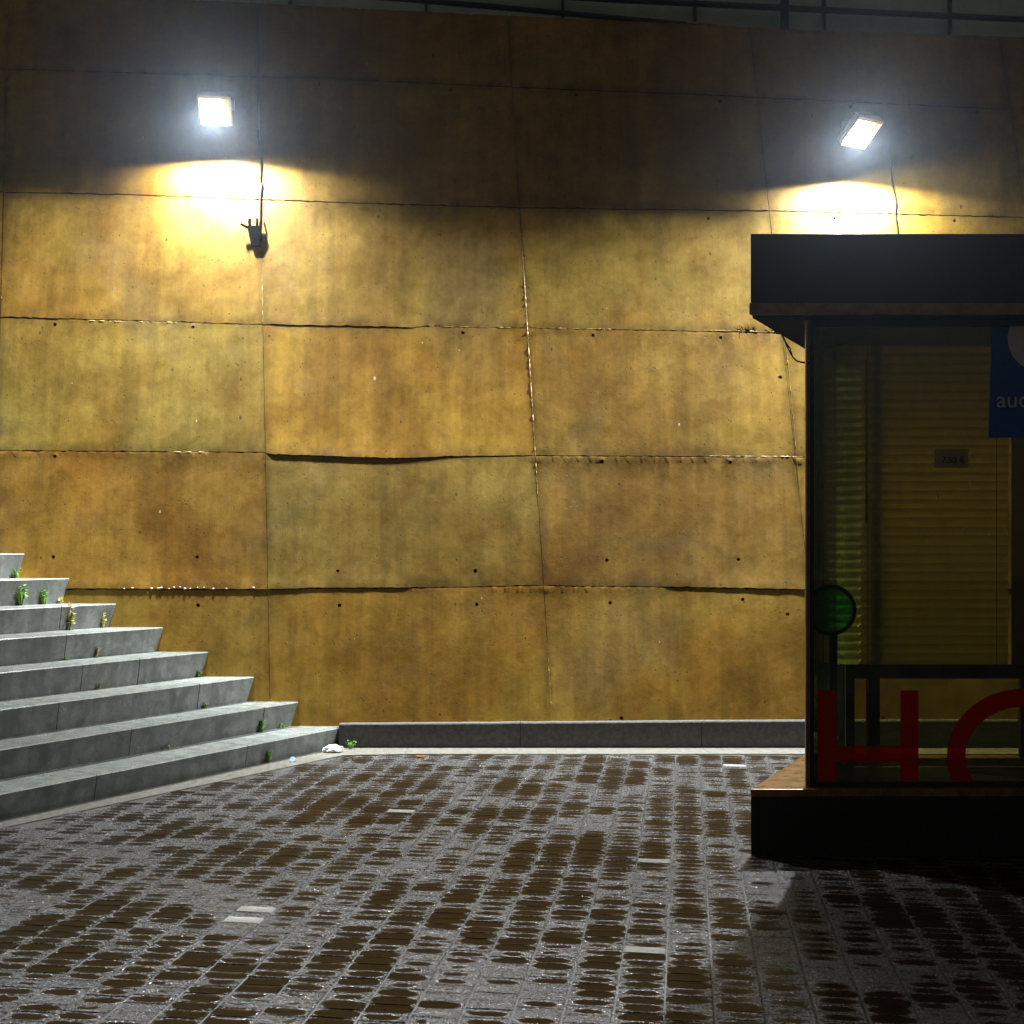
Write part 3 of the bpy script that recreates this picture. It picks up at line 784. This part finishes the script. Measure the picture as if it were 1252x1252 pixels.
SPILL = [(0, 0.0), (0.12, 0.05), (0.25, 0.34), (0.42, 0.42), (0.55, 0.24), (0.66, 0.09), (0.75, 0.02), (1, 0.0)]
floodlight(259, 134, 0.34, 8, 0, 35, 'white floodlight lighting the wall above the steps, with cable and box at its side', 0.85)
floodlight(1050, 161, 0.34, 26, 0, 35, 'skewed white floodlight lighting the wall above the kiosk roof')

# cables on the wall
def wall_tube(name, pts, r, mat, label, cat, d=0.012):
    bm = bmesh.new(); tube(bm, [WP(*W(x, y), d) for x, y in pts], r, 6); return tag(bm_obj(name, bm, mat, smooth=True), label, cat)
wall_tube('power_cable', [(316, 160), (318, 180), (319.5, 205), (318.5, 222), (320.5, 227), (319, 240), (318.5, 270), (317.5, 280)], 0.0062, M_CABLE,
          'straight brown cable running down the wall to a small dark box', 'cable')
wall_tube('power_cable', [(1085, 180), (1088, 200), (1090, 225), (1095, 248), (1094, 262), (1097, 285), (1098, 300)], 0.0062, M_CABLE,
          'bent brown cable running down the wall behind the kiosk roof', 'cable')
bm = bmesh.new(); c = WP(*W(320, 224), .016); bmesh.ops.create_icosphere(bm, subdivisions=1, radius=.014, matrix=Matrix.Translation(c))
# junction box: a small cone-shaped pot hanging on the wall, with cable stubs
jc = WP(*W(312, 291), 0.032)
jb = empty('junction_box', 'small dark box with cable stubs fixed on the wall below the floodlight cable', 'junction box', jc)
bm = bmesh.new()
tw, bw, hh, dp = .052, .032, .075, .016
vv = [bm.verts.new(v) for v in ((-tw, -dp, hh), (tw, -dp, hh), (tw, dp, hh), (-tw, dp, hh), (-bw + .012, -dp * .7, -hh), (bw + .012, -dp * .7, -hh), (bw + .012, dp, -hh), (-bw + .012, dp, -hh))]
for f in ((0, 1, 2, 3), (7, 6, 5, 4), (0, 4, 5, 1), (1, 5, 6, 2), (2, 6, 7, 3), (3, 7, 4, 0)): bm.faces.new([vv[i] for i in f])
bmesh.ops.bevel(bm, geom=bm.edges[:], offset=.006, segments=2, affect='EDGES'); bmesh.ops.recalc_face_normals(bm, faces=bm.faces[:])
bm_obj('casing', bm, M_JBOX, jb)
for pts, r in (([(-.03, 0, .07), (-.035, 0, .10), (-.03, -.01, .125)], .012), ([(.02, 0, .07), (.022, 0, .11), (.02, 0, .13)], .010),
               ([(-.045, -.01, .06), (-.075, -.015, .075), (-.095, -.02, .085)], .010), ([(.04, 0, .07), (.045, 0.01, .12), (.04, .03, .16)], .006)):
    bm = bmesh.new(); tube(bm, pts, r, 8); bm_obj('cable_gland', bm, M_JBOX, jb, smooth=True)
bm = bmesh.new(); box(bm, -.03, .05, dp, .05, -.03, .03); bm_obj('mounting_plate', bm, M_JBOX, jb)

# ================================================================== KIOSK
KF = 5.42
kd = Vector((756, 1500)).normalized()
def kpx(px): return (px - CX) / F * KF
kx0 = kpx(917.5); XR = 4.3; DEP = 0.90
back_y = KF + DEP; bx0 = kx0 + kd.x / kd.y * DEP; bx1 = XR - kd.x / kd.y * DEP
base_poly = [(kx0, KF), (XR, KF), (bx1, back_y), (bx0, back_y)]
RB = KF + 1.5; rx0 = kx0 + kd.x / kd.y * 1.5; rx1 = XR - kd.x / kd.y * 1.5
roof_poly = [(kx0, KF), (XR, KF), (rx1, RB), (rx0, RB)]
def zat(py, Y=KF): return CAMH + (HY - py) / F * Y
zb = zat(965); zc1 = zat(285.5); zc0 = zat(371); zl = zat(385)
kiosk = empty('kiosk', 'black glazed kiosk with overhanging flat roof and red vinyl letters, beside the wall', 'kiosk', (kx0, KF, 0))
KO = Vector((kx0, KF, 0))
def krel(poly): return [(x - KO.x, y - KO.y) for x, y in poly]
def off_poly(poly, d):     # crude inset towards the centre line
    (a, b, c_, e) = poly; return [(a[0] + d, a[1] + d), (b[0] - d, b[1] + d), (c_[0] - d, c_[1] - d), (e[0] + d, e[1] - d)]
prism_obj('base', krel(off_poly(base_poly, .003)), 0.0, zb - .034, M_BLACK, kiosk)
prism_obj('deck', krel(base_poly), zb - .033, zb, M_SILL, kiosk, .003)
prism_obj('roof_fascia', krel(roof_poly), zc0 + .001, zc1, M_BLACK, kiosk, .004)
prism_obj('roof_trim', krel([(kx0 - .008, KF - .012), (XR + .008, KF - .012), (rx1 + .004, RB + .004), (rx0 - .004, RB + .004)]), zl, zc0, M_BROWN, kiosk, .003)
prism_obj('soffit', krel(off_poly(roof_poly, .012)), zl - .012, zl - .001, simple('matt_soffit', (0.010, 0.008, 0.006), 0.9, spec=0.05), kiosk)
# glazing footprint
GY = KF + 0.05
gx0 = (985.5 - CX) / F * GY; gd = 0.74
gbx = gx0 + kd.x / kd.y * gd; gby = GY + gd
gxr = XR - .3; gbr = gxr - kd.x / kd.y * gd
zt = zl - .012
def kbox(name, x0, x1, y0, y1, z0, z1, mat, bevel=0.0):
    return box_obj(name, (x0 - KO.x, x1 - KO.x, y0 - KO.y, y1 - KO.y, z0, z1), mat, kiosk, bevel)
pw = 10.0 / F * GY
# corner post: pale edge bead + black post
kbox('corner_post', gx0 + .004, gx0 + .034, GY - .004, GY + .035, zb, zt, M_BLACK)
kbox('edge_bead', gx0 - .004, gx0 + .0035, GY - .010, GY + .004, zb, zt, M_ALU)
kbox('edge_bead', gx0 + .009, gx0 + .014, GY - .010, GY - .0045, zb, zt, M_BROWN)
kbox('top_rail', gx0 + .034, gxr, GY - .004, GY + .03, zt - .028, zt, M_BLACK)
kbox('bottom_rail', gx0 + .034, gxr, GY - .004, GY + .03, zb, zb + .022, M_BLACK)
kbox('front_glass', gx0 + .034, gxr, GY + .008, GY + .016, zb + .022, zt - .028, M_GLASS)
kbox('corner_post', gxr, gxr + .04, GY - .004, GY + .035, zb, zt, M_BLACK)
# rear frame
kbox('rear_post', gbx - .0, gbx + .045, gby - .02, gby + .02, zb, zt, M_BLACK)
rx = lambda px: (px - CX) / F * gby
kbox('rear_post', rx(1060), rx(1074), gby - .025, gby + .02, zb, zt, M_BLACK)
kbox('rear_post', rx(1250), rx(1262), gby + .02, gby + .05, zb, zt, M_BLACK)
kbox('rear_post', gbr - .045, gbr, gby - .02, gby + .02, zb, zt, M_BLACK)
kbox('rear_glass', gbx + .046, gbr - .046, gby + .006, gby + .012, zat(812, gby), zt - .03, M_GLASS2)
kbox('rear_glass', gbx + .046, gbr - .046, gby + .006, gby + .012, zb, zat(829, gby), glass_mat('dark_rear_glass', (0.58, 0.54, 0.40)))
kbox('rear_rail', gbx + .046, gbr - .046, gby - .03, gby + .005, zat(829, gby), zat(812, gby), M_BLACK)
kbox('ceiling', gbx, gbr, GY + .05, gby + .02, zt - .006, zt - .001, M_INSIDE)
prism_obj('kiosk_floor', krel([(gx0 + .08, GY + .05), (gxr - .05, GY + .05), (gbr - .02, gby - .03), (gbx + .03, gby - .03)]), zb + .0005, zb + .006, M_INSIDE, kiosk)
# left side glass, with green glass edges
def side(name, y0, y1, z0, z1, th, mat, o=0.0):
    a = Vector((gx0 + kd.x / kd.y * (y0 - GY) + o, y0)); b = Vector((gx0 + kd.x / kd.y * (y1 - GY) + o, y1))
    return prism_obj(name, krel([(a.x, a.y), (a.x + th, a.y), (b.x + th, b.y), (b.x, b.y)]), z0, z1, mat, kiosk)
side('side_glass', GY + .036, gby - .021, zb, zt, .008, glass_mat('dark_side_glass', (0.42, 0.48, 0.38)))
kbox('glass_edge', (997 - CX) / F * (GY + .22), (1007 - CX) / F * (GY + .22), GY + .216, GY + .22, zat(700, GY + .22), zat(402, GY + .22), M_TEAL)
kbox('glass_edge', (1058 - CX) / F * (GY + .6), (1061 - CX) / F * (GY + .6), GY + .596, GY + .60, zat(640, GY + .6), zat(440, GY + .6), M_TEAL)
# right side panel
prism_obj('side_panel', krel([(gxr + .002, GY + .036), (gxr + .03, GY + .036), (gbr + .03, gby), (gbr + .002, gby)]), zb, zt, M_BLACK, kiosk)
# wooden-coloured shutter to the right of the blind
kbox('rear_panel', rx(1233), gbr - .05, gby - .05, gby - .035, zat(812, gby), zt - .02, translucent_mat('brown_board', (0.42, 0.27, 0.08), 0.85))
# red vinyl letters on the inside of the front glass
LY = GY + .004
def lx(px): return (px - CX) / F * LY - KO.x
def lz(py): return zat(py, LY)
def flat(name, polys, mat, par, Y, th=.0015):
    bm = bmesh.new()
    for poly in polys:
        a = [bm.verts.new((x, Y, z)) for x, z in poly]; b = [bm.verts.new((x, Y + th, z)) for x, z in poly]
        bm.faces.new(a); bm.faces.new(b[::-1]); n = len(poly)
        for i in range(n): bm.faces.new((a[i], b[i], b[(i + 1) % n], a[(i + 1) % n]))
    bmesh.ops.recalc_face_normals(bm, faces=bm.faces[:]); return bm_obj(name, bm, mat, par)
rect = lambda x0, x1, y0, y1: [(lx(x0), lz(y1)), (lx(x1), lz(y1)), (lx(x1), lz(y0)), (lx(x0), lz(y0))]
flat('letter', [rect(1000, 1022.5, 844, 958), rect(1022.5, 1101, 912.5, 932), rect(1101, 1123, 844, 958)], M_RED, kiosk, LY - KO.y)
arc = []; cxo, cyo, ro, ri, ky = 1252, 924, 94, 71.5, 0.87
pts_o = []; pts_i = []
for q in range(0, 49):
    a = math.pi + R(40) - q * R(260) / 48
    xo, yo = cxo + ro * math.cos(a), cyo - ro * ky * math.sin(a); xi, yi = cxo + ri * math.cos(a), cyo - (ro * ky - 22) * math.sin(a)
    pts_o.append((lx(xo), lz(min(yo, 958)))); pts_i.append((lx(xi), lz(min(yi, 958))))
flat('letter', [[pts_o[i], pts_o[i + 1], pts_i[i + 1], pts_i[i]] for i in range(48)], M_RED, kiosk, LY - KO.y)
# blind
BY = gby - .055
bl = empty('window_blind', 'pale slatted roller blind hanging in the rear window of the kiosk', 'blind', (rx(1150), BY, zt - .05))
bxa = (1018 - CX) / F * BY; bxb = (1232 - CX) / F * BY
ztop, zbot = zat(402, BY), zat(811, BY); nsl = 37; pitch = (ztop - zbot) / nsl
sl_me = None
for i in range(nsl):
    zc = ztop - (i + .5) * pitch
    if sl_me is None:
        bm = bmesh.new(); wv = (bxb - bxa) / 2; pr_ = []
        for q in range(6):
            f = q / 5 - .5; pr_.append((math.cos(f * 2.6) * .009 + f * .018, f * pitch * 1.28))
        cols = [[bm.verts.new((x_, -y_, z_)) for y_, z_ in pr_] for x_ in (-wv, -wv * .33, wv * .33, wv)]
        for a, b in zip(cols, cols[1:]):
            for q in range(5): bm.faces.new((a[q], b[q], b[q + 1], a[q + 1]))
        sl_me = bpy.data.meshes.new('slat'); bm.to_mesh(sl_me); bm.free(); sl_me.materials.append(M_BLIND)
        for p_ in sl_me.polygons: p_.use_smooth = True
    o = bpy.data.objects.new('slat', sl_me); C.objects.link(o); o.parent = bl
    o.location = ((bxa + bxb) / 2 - bl.location.x + random.uniform(-.002, .002), 0, zc - bl.location.z); o.rotation_euler = (random.uniform(-.06, .06), random.uniform(-.0012, .0012), 0)
box_obj('head_rail', (bxa - bl.location.x - .01, bxb - bl.location.x + .01, -.03, .03, ztop - bl.location.z + .002, ztop - bl.location.z + .045), M_BLIND, bl)
for px in (1060, 1217):
    bm = bmesh.new(); x_ = (px - CX) / F * BY - bl.location.x
    tube(bm, [(x_, -.014, ztop - bl.location.z), (x_, -.014, zbot - bl.location.z - .06)], .0016, 5); bm_obj('cord', bm, M_INK, bl)
# blue poster, behind the front glass
QY = GY + .004
def qx(px): return (px - CX) / F * QY
po = empty('poster', 'blue poster with white disc and word beginning aud on the kiosk glass', 'poster', (qx(1230), QY, zat(480, QY)))
def qrel(x, y): return (qx(x) - po.location.x, zat(y, QY) - po.location.z)
flat('sheet', [[qrel(1209, 535), qrel(1330, 535), qrel(1330, 392), qrel(1213.5, 392)]], M_POSTER, po, .002)
flat('disc', [[qrel(1272 + 40 * math.cos(a * R(10)), 414 + 40 * math.sin(a * R(10)) if 414 + 40 * math.sin(a * R(10)) > 393 else 393) for a in range(36)]], M_POSTERW, po, -.001)
def text_obj(txt, size, mat, par, loc, nm='lettering'):
    cu = bpy.data.curves.new(nm, 'FONT'); cu.body = txt; cu.size = size; cu.extrude = .0006; cu.materials.append(mat)
    o = bpy.data.objects.new(nm, cu); C.objects.link(o); o.parent = par; o.location = loc; o.rotation_euler = (R(90), 0, 0)
    bpy.context.view_layer.update()
    me = bpy.data.meshes.new_from_object(o); me.materials.clear(); me.materials.append(mat)
    o2 = bpy.data.objects.new(nm, me); C.objects.link(o2); o2.parent = par; o2.location = loc; o2.rotation_euler = (R(90), 0, 0)
    bpy.data.objects.remove(o); return o2
x_, z_ = qrel(1218, 498); text_obj('aud', .105, M_POSTERW, po, (x_, -.001, z_))
pt = empty('price_note', 'small paper note reading 7,50 € inside the kiosk glass', 'price sign', (qx(1167), QY, zat(562, QY)))
def prel(x, y): return (qx(x) - pt.location.x, zat(y, QY) - pt.location.z)
flat('sheet', [[prel(1143, 572), prel(1184, 572), prel(1184, 549), prel(1143, 549)]], M_PAPER, pt, .002)
x_, z_ = prel(1151, 566); text_obj('7,50 €', .040, M_INK, pt, (x_, 0.0, z_))
# round framed disc on a stand inside the kiosk
RY = GY + .075
rm = empty('round_mirror', 'round green disc in a dark rim on a stand at the left inside the kiosk', 'mirror', ((1016 - CX) / F * RY, RY, zb + .006))
rc = Vector((0, 0, zat(746, RY) - rm.location.z)); rrr = 29 / F * RY
bm = bmesh.new(); ringp = [rc + Vector((math.cos(a * R(10)) * rrr, 0, math.sin(a * R(10)) * rrr)) for a in range(37)]
tube(bm, ringp, .009, 8, False); bm_obj('rim', bm, M_BLACK, rm, smooth=True)
M_GREENG = glass_mat('green_disc', (0.30, 0.80, 0.55))
bm = bmesh.new(); bmesh.ops.create_cone(bm, cap_ends=True, segments=36, radius1=rrr, radius2=rrr, depth=.008, matrix=Matrix.Translation(rc) @ Matrix.Rotation(R(90), 4, 'X')); bm_obj('disc', bm, M_GREENG, rm)
bm = bmesh.new(); tube(bm, [(0.01, 0, rc.z - rrr), (0.01, 0, .03)], .018, 8); bm_obj('stem', bm, M_BLACK, rm)
bm = bmesh.new(); bmesh.ops.create_cone(bm, cap_ends=True, segments=24, radius1=.075, radius2=.03, depth=.03, matrix=Matrix.Translation((0.01, 0, .017))); bm_obj('foot', bm, M_BLACK, rm)
# rain drops running on the front glass
DROPL = {1112: 'raindrop streak highest and leftmost on the kiosk glass, left of the price note', 1186.5: 'raindrop streak on the kiosk glass just below the price note at its right end',
         1149: 'faint raindrop streak on the kiosk glass straight below the price note', 1178.5: 'brightest and largest raindrop streak, low on the kiosk glass below the price note',
         1106: 'tiny raindrop on the kiosk glass below the highest streak', 1120: 'tiny raindrop low on the kiosk glass, left of the brightest streak', 1210: 'tiny raindrop on the kiosk glass, right of the brightest streak'}
for px, py, ln in ((1112, 537, 12), (1186.5, 591, 11), (1149, 604, 12), (1178.5, 648, 12), (1106, 601, 5), (1120, 652, 4), (1210, 653, 4)):
    bm = bmesh.new(); Yd = GY + .006
    a, b = P(px, py - ln / 2, Yd), P(px - .6, py + ln / 2, Yd); r0 = ln * .0004
    tube(bm, [a, a.lerp(b, .5), a.lerp(b, .8), b], [r0 * .3, r0 * .6, r0 * 1.0, r0 * .3], 6)
    tag(bm_obj('water_drop', bm, M_DROP, smooth=True), DROPL[px], 'raindrop', 'raindrops on the kiosk glass')
# thin double cable hanging between wall ledge and kiosk post
bm = bmesh.new()
def cab(pts, r=.0035): tube(bm, [P(x, y, Y) for x, y, Y in pts], r, 6)
YB = back_y + .02
cab([(943, 400, YB), (950, 408, YB), (956, 408, YB), (959, 415, YB), (962, 423, YB), (967, 433, 6.2), (972, 440, 6.0), (979, 443, 5.8), (986, 444, 5.47), (990, 444, 5.455)])
cab([(951, 404, YB), (956, 409, YB), (961, 419, YB), (966, 426, 6.2), (969, 436, 6.0), (975, 442, 5.8), (986, 443.4, 5.48)])
tag(bm_obj('loose_cable', bm, M_CABLE2, smooth=True), 'thin black double cable sagging from the kiosk roof to its corner post', 'cable')
# twigs on the ledge
bm = bmesh.new(); rr_ = random.Random(9)
for k in range(26):
    x0_ = rr_.choice([rr_.uniform(900, 925), rr_.uniform(940, 962)]); y0_ = 405 - rr_.uniform(0, 3)
    s, t = W(x0_, y0_); p0 = WP(s, t, .004); d_ = Vector((rr_.uniform(-1, 1), rr_.uniform(-.12, 0.05), rr_.uniform(-.1, .9))).normalized() * rr_.uniform(.02, .06)
    tube(bm, [p0, p0 + d_ * .6 + Vector((0, 0, .004)), p0 + d_], [.0018, .0014, .0008], 4)
tag(bm_obj('dry_twigs', bm, M_CABLE2), 'dry dark twigs caught on the wall ledge beside the kiosk roof', 'twigs', kind='stuff')

# ================================================================== WEEDS AND LITTER
def weed(pos, h, n, spread, mat, label, name='weed'):
    h *= 1.25; n = int(n * 1.5)
    bm = bmesh.new(); rd = random.Random(int(pos.x * 977 + pos.y * 131))
    for k in range(n):
        a = rd.uniform(0, 6.28); l = h * rd.uniform(.5, 1.1); d_ = Vector((math.cos(a) * spread * rd.uniform(.2, 1), math.sin(a) * spread * rd.uniform(.2, 1), l))
        wv = Vector((-math.sin(a), math.cos(a), 0)) * h * .05
        p0 = Vector((rd.uniform(-.3, .3) * spread, rd.uniform(-.3, .3) * spread, 0)); m1 = p0 + d_ * .5 + Vector((0, 0, l * .12)); tip = p0 + d_ - Vector((0, 0, l * .1))
        v = [bm.verts.new(q) for q in (p0 - wv * .3, p0 + wv * .3, m1 + wv, m1 - wv, tip)]
        bm.faces.new((v[0], v[1], v[2], v[3])); bm.faces.new((v[3], v[2], v[4]))
        for q in range(2):           # leaflets
            c_ = p0 + d_ * rd.uniform(.3, .95); b_ = rd.uniform(0, 6.28); e_ = Vector((math.cos(b_), math.sin(b_), rd.uniform(-.2, .5))) * h * .2; f_ = Vector((-math.sin(b_), math.cos(b_), .2)) * h * .06
            v = [bm.verts.new(q_) for q_ in (c_, c_ + e_ * .5 + f_, c_ + e_, c_ + e_ * .5 - f_)]; bm.faces.new(v)
    o = bm_obj(name, bm, mat, loc=pos); tag(o, label, 'weed', 'weeds growing on the steps'); return o
def on_step(i, px):    # foot of the riser of step i (on the tread of step i-1), at picture column px
    z = corn[i - 1].z if i else 0.0
    base = Vector((corn[i].x, corn[i].y, 0)) - SN * (-0.0) + SN * (-0.022)
    # solve for distance along the step
    kx = (px - CX) / F; dd = (base.x - kx * base.y) / (SD.x - kx * SD.y)
    p = base - SD * dd; return Vector((p.x, p.y, z)) + SN * .012
weed(Vector((*G(428, 916).xy, 0.002)), .05, 16, .035, M_WEED, 'bright green weed where the lowest step meets the wall plinth')
weed(on_step(1, 318), .075, 18, .03, M_WEED, 'green weed on the lowest tread just right of centre')
weed(on_step(1, 343), .035, 10, .04, M_WEED, 'tiny weed near the wall end of the lowest tread')
weed(on_step(0, 327), .07, 14, .025, M_WEED, 'green weed clinging to the lowest riser above the pale strip')
weed(on_step(1, 205), .03, 14, .06, M_WEED, 'flat moss tuft far left on the lowest tread')
weed(on_step(2, 250), .04, 12, .025, M_WEED, 'small weed at a block joint on the second tread')
weed(on_step(3, 243), .045, 14, .03, M_WEED, 'weed by the wall end of the third tread')
weed(on_step(3, 120), .035, 10, .02, M_WEED2, 'dry weed midway along the third tread')
weed(on_step(4, 118), .06, 10, .015, M_WEED2, 'upright straw coloured weed on the fourth tread')
weed(on_step(4, 80), .02, 12, .05, M_WEED, 'low moss patch on the fourth tread')
weed(on_step(5, 84), .16, 9, .018, M_WEED2, 'tall thin dry stem against the fifth riser')
weed(on_step(5, 125), .10, 6, .012, M_WEED2, 'short thin stem near the wall end of the fifth tread')
weed(on_step(6, 24), .11, 22, .045, M_WEED, 'large bright green weed on the sixth tread')
weed(on_step(6, 52), .09, 14, .03, M_WEED, 'upright green weed in the middle of the sixth tread')
weed(on_step(6, 72), .05, 12, .04, M_WEED2, 'yellow weed near the wall end of the sixth tread')
weed(on_step(7, 18), .06, 16, .05, M_WEED, 'green weed on the seventh tread at the picture edge')
weed(on_step(6, 93), .04, 8, .02, M_WEED2, 'tiny yellow sprig at the wall end of the sixth tread')

def crumple(name, pos, sx_, sy_, sz_, mat, label, cat, seed, sub=3, amp=.35):
    bm = bmesh.new(); bmesh.ops.create_icosphere(bm, subdivisions=sub, radius=1)
    for v in bm.verts:
        q = v.co.copy(); d_ = 1 + amp * noise.noise(q * 1.8 + Vector((seed, 0, 0))) + amp * .6 * noise.noise(q * 4 + Vector((seed, 3, 0)))
        v.co = Vector((q.x * d_ * sx_, q.y * d_ * sy_, max(-sz_ * .8, q.z * d_ * sz_)))
    return tag(bm_obj(name, bm, mat, loc=pos + Vector((0, 0, sz_ * .8))), label, cat)
crumple('plastic_bag', G(407, 920), .062, .04, .028, M_PLASTIC, 'crumpled white plastic bag at the foot of the lowest step', 'bag', 4)
cp = G(358, 932)
bm = bmesh.new(); bmesh.ops.create_cone(bm, cap_ends=True, segments=20, radius1=.020, radius2=.018, depth=.018, matrix=Matrix.Translation(cp + Vector((0, 0, .016))) @ Matrix.Rotation(R(55), 4, 'X'))
bmesh.ops.create_cone(bm, cap_ends=True, segments=20, radius1=.013, radius2=.008, depth=.016, matrix=Matrix.Translation(cp + Vector((0, .008, .022))) @ Matrix.Rotation(R(55), 4, 'X'))
tag(bm_obj('bottle_cap', bm, simple('pale_blue', (0.45, 0.6, 0.85), .3)), 'small pale blue cap lying on the strip below the steps', 'cap')
lp = G(515, 926.5); bm = bmesh.new()
V = []
for r__ in range(4):
    for c__ in range(9):
        u = (c__ / 8 - .5) * 2; v = (r__ / 3 - .5) * 2
        V.append(bm.verts.new(lp + Vector((u * .04, v * .022 * (1 - abs(u) ** 2.2) + .003, .006 + .012 * v * v * (1 - u * u) + .006 * u * u))))
for r__ in range(3):
    for c__ in range(8): bm.faces.new((V[r__ * 9 + c__], V[r__ * 9 + c__ + 1], V[(r__ + 1) * 9 + c__ + 1], V[(r__ + 1) * 9 + c__]))
bmesh.ops.solidify(bm, geom=bm.faces[:], thickness=.001)
tag(bm_obj('fallen_leaf', bm, M_LEAF, smooth=True), 'curled orange leaf lying near the foot of the plinth', 'leaf')

# ================================================================== HAZE VOLUME, added to make the glare halo round the lamps
hz = NT('halo_volume'); hz.t.nodes.remove(hz.b); pv = hz.n('ShaderNodeVolumePrincipled')
pv.inputs['Color'].default_value = (0.72, 0.86, 1, 1); pv.inputs['Density'].default_value = 0.00042; pv.inputs['Anisotropy'].default_value = 0.90
hz.l(pv.outputs[0], hz.out.inputs['Volume'])
hb = box_obj('haze', (-61, 61, -41, 31, -1.2, 7.5), hz.m); tag(hb, kind='stuff')
